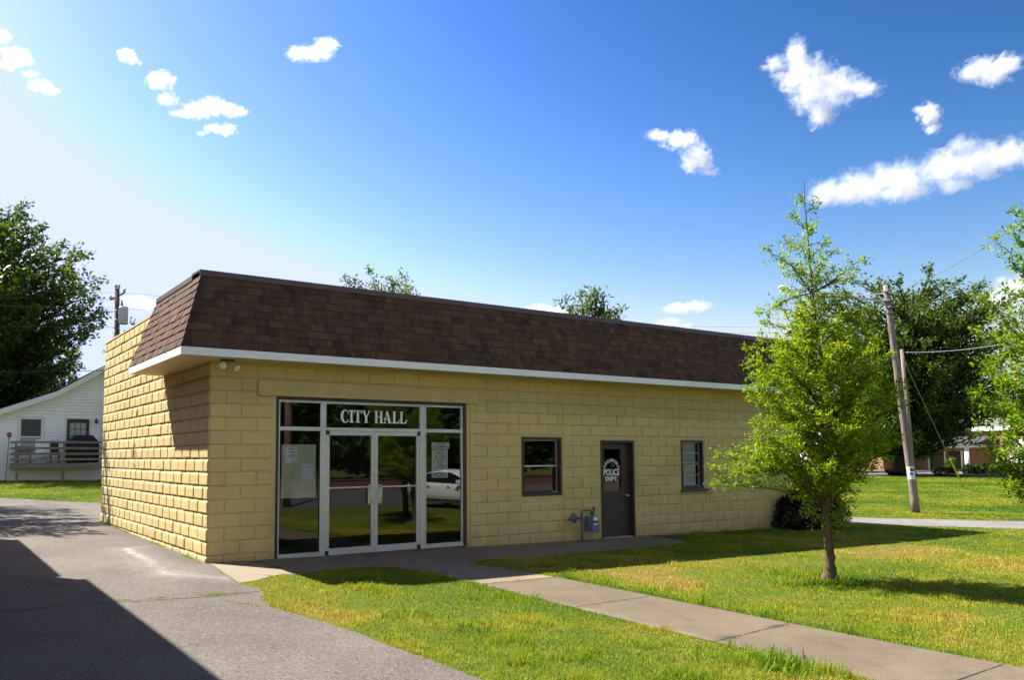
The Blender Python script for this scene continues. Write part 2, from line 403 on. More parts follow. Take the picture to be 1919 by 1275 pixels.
def sheet(name, poly, mat, dz, step, stain=None, dark=None, kind='structure', thick=0, jit=0, parent=None):
    bd = densify(poly, step, jit); x0 = min(p[0] for p in bd); x1 = max(p[0] for p in bd); y0 = min(p[1] for p in bd); y1 = max(p[1] for p in bd)
    pts = [V(p) for p in bd]
    y = y0+step/2
    while y < y1:
        x = x0+step/2
        while x < x1:
            if inpoly(x, y, bd) and min((x-p[0])**2+(y-p[1])**2 for p in (bd[::1] if len(bd) < 400 else bd[::2])) > (step*.4)**2: pts.append(V((x+step*.13*math.sin(y*9), y)))
            x += step
        y += step
    n = len(bd)
    vs, es, fs, *_ = delaunay_2d_cdt(pts, [(i, (i+1) % n) for i in range(n)], [], 1, 1e-5)
    mb = MB(); mb.v = [(v.x, v.y, gz(v.x, v.y)+dz) for v in vs]
    for f in fs: mb.f.append(tuple(f)); mb.a.append(.5); mb.smooth.append(True)
    if thick:
        for i in range(n):
            a = bd[i]; b = bd[(i+1) % n]
            mb.face([(a[0], a[1], gz(*a)+dz), (b[0], b[1], gz(*b)+dz), (b[0], b[1], gz(*b)+dz-thick), (a[0], a[1], gz(*a)+dz-thick)])
    o = mb.build(name, mat, parent, fixn=False)
    for k, fn in (('stain', stain), ('dark', dark)):
        at = o.data.attributes.new(k, 'FLOAT', 'POINT')
        if fn: at.data.foreach_set('value', [fn(v[0], v[1]) for v in mb.v])
    if kind: tag(o, kind=kind)
    return o
def segd(x, y, a, b):
    ax, ay = a; bx, by = b; dx, dy = bx-ax, by-ay; t = max(0, min(1, ((x-ax)*dx+(y-ay)*dy)/(dx*dx+dy*dy)))
    return math.hypot(x-ax-t*dx, y-ay-t*dy)

DRIVE = [(-9, -14.5), (0.0, -14.5), (-.06, -11), (-.10, -9), (-.11, -7.44), (-.12, -6.73), (-.19, -6.1), (-.17, -5.63), (-.27, -4.85), (-.36, -4.3), (-.42, -3.9), (-.36, -3.4), (-.16, -2.95), (-.10, -2.6),
         (-.20, -2.2), (-.12, -1.2), (0.02, -.25), (0.0, 0.0), (0.0, 8.9), (1.3, 9.3), (2.2, 12), (1.4, 17.0), (-1.2, 20.5), (-9, 24)]
w1, w2, w3 = tuple(ground_at(236, 1030).xy), tuple(ground_at(318, 1077).xy), tuple(ground_at(442, 1086).xy)
w0 = tuple(ground_at(240, 1029).xy); w00 = tuple(ground_at(292, 1023).xy)
def drive_stain(x, y):
    d = segd(x, y, w1, w2); s = max(0, 1-d/.07)*.75 + max(0, 1-d/.5)*.22
    d = segd(x, y, w2, w3); s += max(0, 1-d/.12)*.30 + max(0, 1-d/.45)*.16
    d = segd(x, y, w0, w00); s += max(0, 1-d/.09)*.5
    return min(1, s)
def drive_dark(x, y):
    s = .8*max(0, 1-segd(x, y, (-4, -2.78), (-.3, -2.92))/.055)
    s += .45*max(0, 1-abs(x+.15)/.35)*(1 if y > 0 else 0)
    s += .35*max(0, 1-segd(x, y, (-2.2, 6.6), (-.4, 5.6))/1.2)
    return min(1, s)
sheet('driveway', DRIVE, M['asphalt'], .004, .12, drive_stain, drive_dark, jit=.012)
drv = bpy.data.objects['driveway']
def crack(path, wd, seed, up=0.0, wob=1.0):
    r = random.Random(seed); P = []
    for a, b_ in zip(path[:-1], path[1:]):
        n = max(2, int(math.dist(a, b_)/.05))
        for k in range(n): t = k/n; P.append((a[0]+(b_[0]-a[0])*t, a[1]+(b_[1]-a[1])*t))
    Q = []; ox = oy = 0
    for p in P: ox = ox*.9+r.gauss(0, .008)*wob; oy = oy*.9+r.gauss(0, .008)*wob; Q.append((p[0]+ox, p[1]+oy))
    b = MB()
    for i in range(len(Q)-1):
        (x0, y0), (x1, y1) = Q[i], Q[i+1]; L = math.hypot(x1-x0, y1-y0)+1e-6; nx_, ny_ = -(y1-y0)/L, (x1-x0)/L
        w0 = wd*r.uniform(.4, 1.2); 
        b.face([(x0-nx_*w0, y0-ny_*w0, gz(x0, y0)+.0075+up), (x1-nx_*w0, y1-ny_*w0, gz(x1, y1)+.0075+up), (x1+nx_*w0, y1+ny_*w0, gz(x1, y1)+.0075+up), (x0+nx_*w0, y0+ny_*w0, gz(x0, y0)+.0075+up)])
    b.build('crack', M['crackfill'], drv, fixn=False)
crack([(-4, -2.80), (-2.2, -2.72), (-.9, -2.9), (-.15, -2.85)], .012, 1)
crack([(-.05, 3.1), (-1.2, 3.3), (-2.6, 2.9), (-4, 3.4)], .007, 3)
SLAB = [(0.03, -.02), (0.02, -.3), (-.10, -1.2), (-.18, -2.1), (.05, -2.0), (.50, -1.66), (.85, -1.75), (1.3, -1.48), (1.9, -1.50), (2.3, -1.72), (2.42, -2.3), (2.48, -3.2), (2.50, -3.7), (3.78, -3.7), (3.74, -3.2), (3.66, -2.6), (3.52, -2.0), (3.70, -1.62), (4.9, -1.80), (6.2, -1.64), (7.66, -1.53), (9.15, -1.36), (9.45, -.5), (9.45, -.02)]
def slab_stain(x, y): return .55*max(0, 1-segd(x, y, (.8, -.77), (9.2, -.36))/.03) + (.35 if x < .74 and y < -.3 else 0)
def slab_dark(x, y): return .9*max(0, 1-segd(x, y, (.75, -.05), (.75, -1.7))/.03)
sheet('entrance_slab', SLAB, M['slab'], .006, .10, slab_stain, slab_dark, thick=.05)
WALK = [(2.50, -3.72), (2.46, -6.1), (2.47, -7.6), (2.47, -9.2), (2.47, -14.4), (3.93, -14.4), (3.93, -9.56), (3.84, -7.45), (3.78, -3.72)]
def walk_dark(x, y): return max(0, 1-segd(x, y, (2.45, -7.58), (3.85, -7.42))/.025) + .55*max(0, 1-segd(x, y, (2.4, -3.74), (3.9, -3.74))/.03)
def walk_stain(x, y): return .75*max(0, 1-(x-2.46)/.10)*(.4+.6*noise.noise(V((x*3, y*2, 0))) if True else 0)
sheet('front_walk', WALK, M['concrete'], .012, .10, walk_stain, walk_dark, thick=.05)
for o_, J in (('front_walk', [((2.46, -7.60), (3.85, -7.43)), ((2.48, -3.76), (3.79, -3.74)), ((2.46, -5.62), (3.80, -5.52)), ((2.47, -9.5), (3.94, -9.42))]), ('entrance_slab', [((.76, -.04), (.745, -1.70)), ((3.6, -.04), (3.62, -1.62)), ((6.3, -.04), (6.32, -1.62)), ((.76, -.76), (9.3, -.36))])):
    drv = bpy.data.objects[o_]; zz_ = 1.0
    for k_, j_ in enumerate(J): crack(list(j_), .007, 20+k_, .008 if o_ == 'front_walk' else .002, .1)
LANE = [(16.9, -.75), (15.9, 1.6), (14.5, 4.6), (14.2, 12), (15.8, 12.2), (16.2, 5.2), (17.4, 2.6), (18.9, .2), (21.6, -2.9), (26.5, -8.6), (34, -17), (32, -18.5), (24.2, -9.9), (19.3, -4.2)]
sheet('lane', LANE, M['lane'], .004, .6)
sheet('road', [(-120, -33.2), (150, -33.2), (150, -16.6), (-120, -16.6)], M['road'], .004, 4)
# the street beyond the far lawn, with pale concrete kerbs
def strip(path, w0, w1):
    L = []; Rr = []
    for i, p in enumerate(path):
        a = V(path[max(0, i-1)]); b = V(path[min(len(path)-1, i+1)]); d = (b-a).normalized(); n = V((-d.y, d.x))
        L.append(tuple(V(p)+n*w1)); Rr.append(tuple(V(p)+n*w0))
    return L + Rr[::-1]
ST = [(58, 34), (66, 29.5), (74, 25.2), (84, 20.5), (100, 12), (130, -6)]
sheet('street', strip(ST, -6.0, 3.6), M['lane'], .004, 2.5)
SIDE = [(78, 27.5), (88, 33), (100, 41)]
sheet('side_street', strip([(72, 33), (80, 37), (95, 50)], -3, 3), M['road'], .008, 2.5)
for nm, a, b in (('kerb', 3.6, 4.2),):
    sheet(nm, strip(ST, a, b), M['concrete'], .14, 2.0, thick=.14, stain=lambda x, y: .8)
sheet('pavement', strip(ST, 7.5, 9.2), M['concrete'], .03, 2.0, thick=.03, stain=lambda x, y: .9)

# ------------------------------------------------------------------ city hall
HB, BL, Z1 = .2134, .497, .105
XE, YE = 14.945, 8.70
SOF, FTOP = 3.118, 3.225
TOPZ = Z1+20*HB
OH, IN_, MZ = .60, .229, 4.40
MYB, MYT = 2.93, 2.55
hall = thing('city_hall', 'tan painted concrete block city hall with brown shingled mansard roof', 'building', (XE/2, 4.3, 0))
OPEN = [(1.075, 4.762, -.3, 2.601), (6.05, 7.06, .832, 1.992), (8.115, 9.085, -.3, 1.942), (10.55, 11.29, .843, 1.962)]
# blocks
wallmb = MB(); rb = random.Random(3)
def block(a0, a1, z0, z1, P, depth, kt=.85, kb=.85, gap=.004):
    if a1-a0 < .035 or z1-z0 < .03: return
    j = .0035; tone = rb.random(); dep = depth*rb.uniform(.8, 1.15)
    g = gap
    def ring(ins, d, jit):
        pts = []
        for (a, z) in ((a0, z0), (a1, z0), (a1, z1), (a0, z1)):
            aa = a + (ins if a == a0 else -ins); zz = z + (g+(ins-g)*kb if z == z0 else -g-(ins-g)*kt)
            pts.append((aa+rb.uniform(-jit, jit), zz+rb.uniform(-jit, jit), d))
        return pts
    g = gap
    rs = [ring(g, 0, 0), ring(g+.003+.15*dep, dep*.55, .0015), ring(g+.008+.35*dep, dep*.9, .003), ring(g+.018+.55*dep, dep, .004)]
    vs = []
    for k, r in enumerate(rs):
        tx, tz = (rb.uniform(-.003, .003), rb.uniform(-.002, .003)) if k else (0, 0)
        for i, (a, z, d) in enumerate(r): vs.append(P(a, z, d+rb.uniform(-.0015, .0015)*(k > 0)))
    fs = [(12, 13, 14, 15)]
    for k in range(3):
        for i in range(4): fs.append((k*4+i, k*4+(i+1) % 4, k*4+4+(i+1) % 4, k*4+4+i))
    b = len(wallmb.v); wallmb.v.extend([tuple(p) for p in vs])
    for f in fs: wallmb.f.append(tuple(i+b for i in f)); wallmb.a.append(tone); wallmb.smooth.append(False)
PF = lambda a, z, d: (a, .018-d, z)
PS = lambda a, z, d: (.018-d, a, z)
MARG = .055
ops = [(a-MARG, b+MARG, c-MARG, d+MARG) for a, b, c, d in OPEN]
ops[0] = (1.075-.075, 4.762+.06, -.4, 2.601); ops.append((.755, 5.0, 2.60, 2.85))
ops[1] = (5.995, 7.10, .70, 2.03); ops[3] = (10.51, 11.345, .70, 2.0)
def row_front(r):
    z0 = Z1+r*HB; z1 = min(z0+HB, SOF-.01)
    bounds = [0, 7.085, 10.515, XE]; js = []
    for s in range(3):
        a, b = bounds[s], bounds[s+1]
        st = a + (0 if r % 2 == 0 else BL/2)
        if s == 2: st = b - BL*math.ceil((b-a)/BL) + (0 if r % 2 == 0 else BL/2)
        js.append(a); x = st
        while x < b-.03:
            if x > a+.03: js.append(x)
            x += BL
    js.append(XE)
    for xa, xb in zip(js[:-1], js[1:]):
        rects = [(xa, xb, z0, z1)]
        for oa, ob, oc, od in ops:
            ns = []
            for a, b, c, d in rects:
                if ob <= a+.002 or oa >= b-.002 or od <= c+.002 or oc >= d-.002: ns.append((a, b, c, d)); continue
                if oa > a: ns.append((a, oa, c, d))
                if ob < b: ns.append((ob, b, c, d))
                m0, m1 = max(a, oa), min(b, ob)
                if oc > c: ns.append((m0, m1, c, oc))
                if od < d: ns.append((m0, m1, od, d))
            rects = ns
        for a, b, c, d in rects: block(a, b, c, d, PF, .017, 1.2, .6, .0045)
for r in range(-2, 15):
    if Z1+r*HB < SOF-.05: row_front(r)
for r in range(-2, 20):
    z0 = Z1+r*HB; y = 0.0; st = BL/2 if r % 2 == 0 else BL
    js = [0.0]; x = st
    while x < YE-.05: js.append(x); x += BL
    js.append(YE)
    for a, b in zip(js[:-1], js[1:]): block(a, b, z0, z0+HB, PS, .034, 1.5, .45, .007)
    # far (right) end wall
for r in range(-2, 20):
    z0 = Z1+r*HB; js = [0.0]; x = BL/2 if r % 2 == 0 else BL
    while x < YE-.05: js.append(x); x += BL
    js.append(YE)
    for a, b in zip(js[:-1], js[1:]): block(a, b, z0, z0+HB, lambda a_, z_, d_: (XE-.012+d_, a_, z_), .018)
# solid body behind the block faces, with the openings left clear
zt = TOPZ
def fwall(x0, x1, z0, z1): wallmb.box(x0, .018, z0, x1, .20, z1, .6)
xcur = .012
for a, b, c, d in OPEN:
    fwall(xcur, a, -.5, zt); fwall(a, b, d, zt)
    if c > 0: fwall(a, b, -.5, c)
    xcur = b
fwall(xcur, XE-.012, -.5, zt)
wallmb.box(.012, .20, -.5, .20, YE, zt, .6); wallmb.box(XE-.20, .20, -.5, XE-.012, YE, zt, .6)
wallmb.box(.20, YE-.2, -.5, XE-.20, YE-.002, zt, .6)
wall = wallmb.build('wall', M['block'], hall, fixn=False)
bm = bmesh.new(); bm.from_mesh(wall.data); bmesh.ops.recalc_face_normals(bm, faces=bm.faces)
bm.to_mesh(wall.data); bm.free()
# coping on the side parapet
cp = MB(); cp.box(-.02, 2.62, TOPZ, .22, YE+.02, TOPZ+.035); cp.build('coping', M['plaster'], hall)
# plain render strips round the openings and the lintel
pm = MB()
pm.bbox(.755, -.034, 2.602, 5.0, .012, 2.85, .008); pm.build('lintel', M['plaster'], hall)
# flat roof, interior
rm = MB(); rm.box(.2, .2, 3.98, XE-.2, YE-.2, 4.1); rm.build('flat_roof', M['roofdark'], hall)
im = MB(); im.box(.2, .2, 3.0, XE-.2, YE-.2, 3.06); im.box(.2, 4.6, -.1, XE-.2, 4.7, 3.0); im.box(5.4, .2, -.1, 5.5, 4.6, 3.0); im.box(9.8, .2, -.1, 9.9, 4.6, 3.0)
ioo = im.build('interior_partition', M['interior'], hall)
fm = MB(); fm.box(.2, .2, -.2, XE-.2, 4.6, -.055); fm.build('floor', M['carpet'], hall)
# mansard: shingle courses, cap, fascia, soffit
sh = MB(); rs_ = random.Random(11)
xr0 = XE+OH
def slope_pt(side, s, u, lift):
    # side 'F' front: s along X in [0,1] of row, u 0 bottom ->1 top
    nrm = V((0, -(MZ-FTOP), (OH-IN_))).normalized() if side == 'F' else V((-(MZ-FTOP), 0, OH-IN_)).normalized()
    return nrm*lift
NR = 9
for side in 'FLR':
    for r in range(NR):
        u0, u1 = r/NR, (r+1.25)/NR
        u1 = min(u1, 1.0)
        def P(s, u, lift):
            o = OH-(OH-IN_)*u; z = FTOP+.012+(MZ-FTOP-.012)*u
            if side == 'F': n = V((0, -(MZ-FTOP), OH-IN_)).normalized(); p = V((s, -o, z))
            elif side == 'L': n = V((-(MZ-FTOP), 0, OH-IN_)).normalized(); p = V((-o, s, z))
            else: n = V((MZ-FTOP, 0, OH-IN_)).normalized(); p = V((XE+o, s, z))
            return p + n*lift
        def lim(u):
            o = OH-(OH-IN_)*u
            if side == 'F': return -o, XE+o
            return -o, MYB+(MYT-MYB)*u
        a0, a1 = lim(u0); s = a0
        while s < a1-.001:
            wd = rs_.choice([.07, .10, .12, .14, .16, .19, .24]); e = min(s+wd, a1)
            if a1-e < .05: e = a1
            tone = max(0, min(1, rs_.gauss(.52, .14))) if rs_.random() < .84 else rs_.uniform(.05, .3); th = rs_.choice([.010, .011, .019]) + .002
            b0, b1 = lim(u1)
            def cl(x, u): q0, q1 = lim(u); return max(q0, min(q1, x))
            hu = u0 + rs_.uniform(-.004, .004)
            A = P(cl(s+.002, u0), hu, th); B = P(cl(e-.002, u0), hu, th); C = P(cl(e-.002, u1), u1, .001); D = P(cl(s+.002, u1), u1, .001)
            A0 = P(cl(s+.002, u0), hu, -.004); B0 = P(cl(e-.002, u0), hu, -.004)
            sh.face([A, B, C, D], tone); sh.face([A0, B0, B, A], tone*.8); sh.face([A0, A, D], tone); sh.face([B, B0, C], tone)
            s = e
mans = sh.build('mansard_roof', M['shingle'], hall, fixn=False)
und = MB()
und.raw([(-OH, -OH, FTOP), (XE+OH, -OH, FTOP), (XE+IN_, -IN_, MZ-.01), (-IN_, -IN_, MZ-.01)], [(0, 1, 2, 3)])
und.raw([(-OH, -OH, FTOP), (-OH, MYB, FTOP), (-IN_, MYT, MZ-.01), (-IN_, -IN_, MZ-.01)], [(0, 1, 2, 3)])
und.raw([(XE+OH, -OH, FTOP), (XE+OH, MYB, FTOP), (XE+IN_, MYT, MZ-.01), (XE+IN_, -IN_, MZ-.01)], [(0, 1, 2, 3)])
und.raw([(-OH, MYB, FTOP), (-.002, MYB, FTOP), (-.002, MYT, MZ-.01), (-IN_, MYT, MZ-.01)], [(0, 1, 2, 3)])
und.raw([(XE+OH, MYB, FTOP), (XE, MYB, FTOP), (XE, MYT, MZ-.01), (XE+IN_, MYT, MZ-.01)], [(0, 1, 2, 3)])
uo = und.build('underlay', M['roofdark'], mans, fixn=False)
# hip shingles over the corner
for side, xs_, sg in (('l', 0, -1), ('r', XE, 1)):
    hp = MB()
    for r in range(NR):
        u0, u1 = r/NR, min(1, (r+1.2)/NR)
        for dirn in (0, 1):
            o0, o1 = OH-(OH-IN_)*u0+.016, OH-(OH-IN_)*u1+.009
            z0, z1 = FTOP+.012+(MZ-FTOP)*u0, FTOP+(MZ-FTOP-.01)*u1
            w_ = .12
            c0 = V((xs_+sg*o0, -o0, z0)); c1 = V((xs_+sg*o1, -o1, z1)); d = V((-sg*w_, 0, 0)) if dirn == 0 else V((0, w_, 0))
            hp.face([c0, c0+d, c1+d, c1], rs_.uniform(.05, .4))
    hp.build('hip_shingles', M['shingle'], mans, fixn=False)
cpm = MB()
t0, t1 = MZ-.02, MZ+.075
cpm.prism_x([(-IN_-.03, t0), (-IN_-.018, t1), (.22, t1+.01), (.22, t1-.03), (-IN_+.01, t1-.03), (-IN_+.0, t0)], -IN_-.03, XE+IN_+.03)
cpm.build('ridge_cap', M['brown_metal'], mans)
cp2 = MB(); cp2.prism([(-IN_-.028, t0), (-IN_-.016, t1-.004), (.22, t1+.004), (.22, t1-.034), (-IN_+.01, t1-.034), (-IN_+.0, t0)], .222, MYT+.02)
cp2.build('ridge_cap', M['brown_metal'], mans); cp2 = MB(); cp2.prism([(XE+IN_+.028, t0), (XE+IN_+.016, t1-.004), (XE-.22, t1+.004), (XE-.22, t1-.034), (XE+IN_-.01, t1-.034), (XE+IN_, t0)], .222, MYT+.02)
cp2.build('ridge_cap', M['brown_metal'], mans)
fa = MB()
for xa, xb in ((-OH-.012, 5.02), (5.024, 10.4), (10.404, XE+OH+.012)): fa.box(xa, -OH-.014, SOF-.006, xb, -OH, FTOP+.004)
fa.box(-OH-.012, -OH, SOF-.006, -OH+.002, MYB, FTOP+.002); fa.box(XE+OH-.002, -OH, SOF-.006, XE+OH+.012, MYB, FTOP+.002)
fa.build('fascia', M['white'], hall)
sm = MB(); sm.box(-OH+.002, -OH, SOF, XE+OH-.002, .012, SOF+.02); sm.box(-OH+.002, .012, SOF, .01, MYB, SOF+.02); sm.box(XE-.01, .012, SOF, XE+OH-.002, MYB, SOF+.02)
sm.build('soffit', M['soffit'], hall)

def bar(mb, x0, x1, z0, z1, y0, y1, b=.004): mb.bbox(x0, y0, z0, x1, y1, z1, b)
# storefront
tr = MB(); zb = -.03
bar(tr, 1.075, 1.118, zb, 2.601, .004, .2); bar(tr, 4.700, 4.762, zb, 2.601, .004, .2); bar(tr, 1.118, 4.700, 2.552, 2.601, .004, .2)
store = tr.build('storefront', M['brown'], hall)
fr = MB(); yf0, yf1 = .035, .085
SX = [(1.118, 1.150), (1.868, 1.958), (3.772, 3.880), (4.655, 4.700)]
for a, b in SX: bar(fr, a, b, zb, 2.552, yf0, yf1)
for a, b in ((1.150, 1.868), (3.880, 4.655)):
    bar(fr, a, b, zb, .048, yf0+.004, yf1); bar(fr, a, b, 2.048, 2.112, yf0+.004, yf1); bar(fr, a, b, 2.512, 2.552, yf0+.004, yf1)
bar(fr, 1.958, 3.772, 2.050, 2.108, yf0+.002, yf1+.01); bar(fr, 1.958, 3.772, 2.508, 2.552, yf0+.004, yf1)
bar(fr, 1.868-.022, 1.868, .05, 2.5, yf0-.012, yf0); bar(fr, 3.88, 3.90, .05, 2.5, yf0-.01, yf0)
fr.build('frame', M['alu'], store)
for (a, b, c, d) in ((1.150, 1.868, .048, 2.048), (1.150, 1.868, 2.112, 2.512), (1.958, 3.772, 2.108, 2.508), (3.880, 4.655, .048, 2.048), (3.880, 4.655, 2.112, 2.512)):
    g = MB(); g.face([(a-.003, .058, c-.003), (b+.003, .058, c-.003), (b+.003, .058, d+.003), (a-.003, .058, d+.003)]); g.build('pane', M['glass'], store, fixn=False)
th = MB(); th.box(1.118, .0, -.06, 4.7, .2, zb); th.build('threshold', M['concrete'], store)
# CITY HALL letters: slab serif strokes
def glyph(ch):
    P = []
    q = lambda *p: P.append(list(p))
    def stem(x, wd=.20, top=1.0, bot=0.0): q((x, bot), (x+wd, bot), (x+wd, top), (x, top))
    def serif(x, y, wd, h=.055, up=True):
        s = 1 if up else -1
        q((x, y), (x+wd, y), (x+wd, y+s*h), (x, y+s*h))
    def tri(a, b, c): q(a, b, c)
    if ch == 'I':
        stem(.13, .24); serif(.0, 0, .50); serif(.0, 1, .50, up=False); tri((.02, .055), (.13, .055), (.13, .16)); tri((.37, .055), (.48, .055), (.37, .16)); tri((.02, .945), (.13, .84), (.13, .945)); tri((.37, .84), (.48, .945), (.37, .945)); w = .50
    elif ch == 'T':
        stem(.32, .24); serif(.2, 0, .48); serif(0, 1, .88, .075, False); q((.0, .70), (.05, .70), (.13, .93), (.02, .93)); q((.83, .70), (.88, .70), (.86, .93), (.75, .93)); w = .88
        tri((.22, .055), (.32, .055), (.32, .15)); tri((.56, .055), (.66, .055), (.56, .15))
    elif ch == 'Y':
        stem(.36, .24, .46); serif(.26, 0, .46); q((.36, .44), (.60, .44), (.30, .95), (.07, .95)); q((.46, .40), (.58, .46), (.86, .95), (.76, .95)); serif(0, 1, .42, .055, False); serif(.68, 1, .28, .055, False); w = .96
    elif ch == 'H':
        stem(.07, .22); stem(.62, .22); q((.28, .47), (.63, .47), (.63, .54), (.28, .54)); w = .92
        for x in (0, .55): serif(x, 0, .36); serif(x, 1, .36, .055, False)
    elif ch == 'A':
        q((.62, .04), (.90, .04), (.52, 1.0), (.36, 1.0)); q((.12, .04), (.20, .04), (.44, .92), (.36, .92)); q((.30, 1.0), (.56, 1.0), (.56, .945), (.30, .945)); w = 1.06
        serif(0, 0, .34); serif(.54, 0, .50)
        pts = [(.08, .28), (.10, .36), (.20, .42), (.32, .36), (.44, .30), (.58, .34), (.66, .40)]
        for a, b in zip(pts[:-1], pts[1:]): q((a[0], a[1]-.045), (b[0], b[1]-.045), (b[0], b[1]+.035), (a[0], a[1]+.035))
    elif ch == 'L':
        stem(.08, .24); serif(0, 1, .42, .055, False); serif(0, 0, .74, .075); q((.62, .06), (.76, .06), (.86, .34), (.80, .34)); w = .88; tri((.50, .07), (.66, .07), (.72, .2))
    elif ch == 'C':
        n = 22
        for k in range(n):
            t0 = math.radians(52+ (308-52)*k/n); t1 = math.radians(52+(308-52)*(k+1)/n)
            def o(t): return (.50+.50*math.cos(t), .5+.53*math.sin(t))
            def i(t): return (.54+.34*math.cos(t)*.78, .5+.46*math.sin(t))
            q(i(t0), o(t0), o(t1), i(t1))
        q((.80, .64), (.86, .64), (.86, .96), (.78, .92)); q((.74, .10), (.80, .06), (.90, .24), (.85, .27)); w = .92
    return P, w
lt = MB(); zt0, hgt = 2.200, .212
X0 = lambda u: 2.212 + (u-106)/1667*1.303
rngs = [('C', 125, 322), ('I', 330, 437), ('T', 442, 632), ('Y', 634, 848), ('H', 950, 1155), ('A', 1162, 1400), ('L', 1402, 1592), ('L', 1588, 1775)]
lb = MB(); k = 0
for ch, a, b in rngs:
    P, wd = glyph(ch); xa, xb = X0(a), X0(b)
    for poly in P:
        pp = [(xa+(x/wd)*(xb-xa), zt0+z*hgt) for x, z in poly]; k += 1
        lt.prism(pp, .0525-.00008*(k % 12), .0575)
lt.build('lettering', M['letter'], store)
# doors
for xa, xb, hx, side in ((1.962, 2.865, 2.80, 1), (2.869, 3.768, 2.93, -1)):
    d = MB(); z0, z1 = -.025, 2.046; y0, y1 = .040, .082
    bar(d, xa, xa+.062, z0, z1, y0, y1); bar(d, xb-.062, xb, z0, z1, y0, y1)
    bar(d, xa+.062, xb-.062, z0, .088, y0+.002, y1); bar(d, xa+.062, xb-.062, 1.978, z1, y0+.002, y1); bar(d, xa+.062, xb-.062, 1.082, 1.106, y0+.006, y1)
    door = d.build('glass_door', M['alu'], hall)
    for c, e in ((.088, 1.082), (1.106, 1.978)):
        g = MB(); g.face([(xa+.06, .060, c-.002), (xb-.06, .060, c-.002), (xb-.06, .060, e+.002), (xa+.06, .060, e+.002)]); g.build('pane', M['glass'], door, fixn=False)
    h = MB(); cx = (xb-.095 if side > 0 else xa+.095)
    h.tube([(cx, .04, .82), (cx, -.03, .82), (cx, -.045, .84), (cx, -.045, 1.08), (cx, -.03, 1.10), (cx, .04, 1.10)], .011, 8); h.bbox(cx-.035, .022, .80, cx+.035, .040, 1.13, .003)
    h.build('handle', M['steel'], door)
    if side > 0:
        l2 = MB(); l2.lathe([(.018, 0), (.018, .012), (.010, .014)], 14, Matrix.Translation((xb-.031, .041, 1.30)) @ Matrix.Rotation(math.radians(90), 4, 'X')); l2.build('lock', M['steel'], door)
    hx_ = xa+.02 if side > 0 else xb-.02
    for zz in (-.02, 1.985):
        hb = MB(); hb.bbox(hx_-.03, .018, zz, hx_+.03, .042, zz+.075, .006); hb.build('pivot', M['black'], door)
# window with dark glass
def text_mesh(s, size, bold=0.0):
    c = bpy.data.curves.new('t', 'FONT'); c.body = s; c.size = size; c.offset = bold; c.fill_mode = 'BOTH'; c.extrude = .0015; c.resolution_u = 3
    o = bpy.data.objects.new('t', c); COL.objects.link(o); bpy.context.view_layer.update()
    me = bpy.data.meshes.new_from_object(o.evaluated_get(bpy.context.evaluated_depsgraph_get()))
    vs = [v.co.copy() for v in me.vertices]; fs = [tuple(p.vertices) for p in me.polygons]
    bpy.data.objects.remove(o); bpy.data.curves.remove(c); bpy.data.meshes.remove(me); return vs, fs
def add_text(mb, s, x0, x1, z0, z1, y, bold=0.0, M4=None, keep=False):
    vs, fs = text_mesh(s, 1.0, bold); ax = min(v.x for v in vs); bx = max(v.x for v in vs); az_ = min(v.y for v in vs); bz = max(v.y for v in vs)
    kx = (x1-x0)/(bx-ax); kz = (z1-z0)/(bz-az_)
    if keep: kx = kz
    o = [V((x0+(v.x-ax)*kx, y-v.z, z0+(v.y-az_)*kz)) for v in vs]
    if M4: o = [M4 @ p for p in o]
    mb.raw(o, fs)
xa, xb, za, zb_ = OPEN[1]
w1m = MB(); bar(w1m, xa, xa+.055, za, zb_, .002, .2); bar(w1m, xb-.055, xb, za, zb_, .002, .2); bar(w1m, xa+.055, xb-.055, zb_-.055, zb_, .002, .2); bar(w1m, xa+.055, xb-.055, za, za+.06, .002, .2)
win1 = w1m.build('window', M['brown'], hall)
s1 = MB(); y0 = .09
bar(s1, xa+.055, xb-.055, 1.405, 1.432, y0, y0+.03); bar(s1, xb-.078, xb-.060, 1.432, zb_-.06, y0, y0+.03); bar(s1, xa+.055, xb-.078, zb_-.075, zb_-.058, y0, y0+.03); bar(s1, xa+.056, xa+.068, 1.432, zb_-.075, y0, y0+.03)
s1.build('upper_sash', M['alu'], win1)
s2 = MB(); bar(s2, xb-.090, xb-.060, za+.06, 1.405, y0+.02, y0+.05); bar(s2, xa+.055, xa+.075, za+.06, 1.405, y0+.02, y0+.05); bar(s2, xa+.075, xb-.09, za+.06, za+.10, y0+.02, y0+.05)
s2.build('lower_sash', M['brown'], win1)
s3 = MB(); bar(s3, xb-.072, xb-.058, za+.07, 1.39, y0+.004, y0+.016); bar(s3, xb-.2, xb-.058, za+.062, za+.075, y0-.01, y0+.016); s3.build('track', M['alu'], win1)
for c, e, yy in ((1.43, zb_-.07, .105), (za+.09, 1.41, .125)):
    g = MB(); g.face([(xa+.06, yy, c), (xb-.07, yy, c), (xb-.07, yy, e), (xa+.06, yy, e)]); g.build('pane', M['glass_dark'], win1, fixn=False)
xa, xb, za, zb_ = OPEN[3]
w2m = MB(); bar(w2m, xa, xa+.05, za, zb_, .002, .2); bar(w2m, xb-.05, xb, za, zb_, .002, .2); bar(w2m, xa+.05, xb-.05, zb_-.05, zb_, .002, .2); bar(w2m, xa+.05, xb-.05, za, za+.09, .002, .2)
win2 = w2m.build('window', M['brown'], hall)
w2s = MB(); w2s.bbox(xa-.05, -.075, za-.035, xb+.11, .002, za+.012, .006); w2s.build('sill', M['brown'], win2)
s1 = MB(); bar(s1, xa+.05, xb-.05, 1.418, 1.444, .09, .125); s1.build('meeting_rail', M['brown'], win2)
s2 = MB()
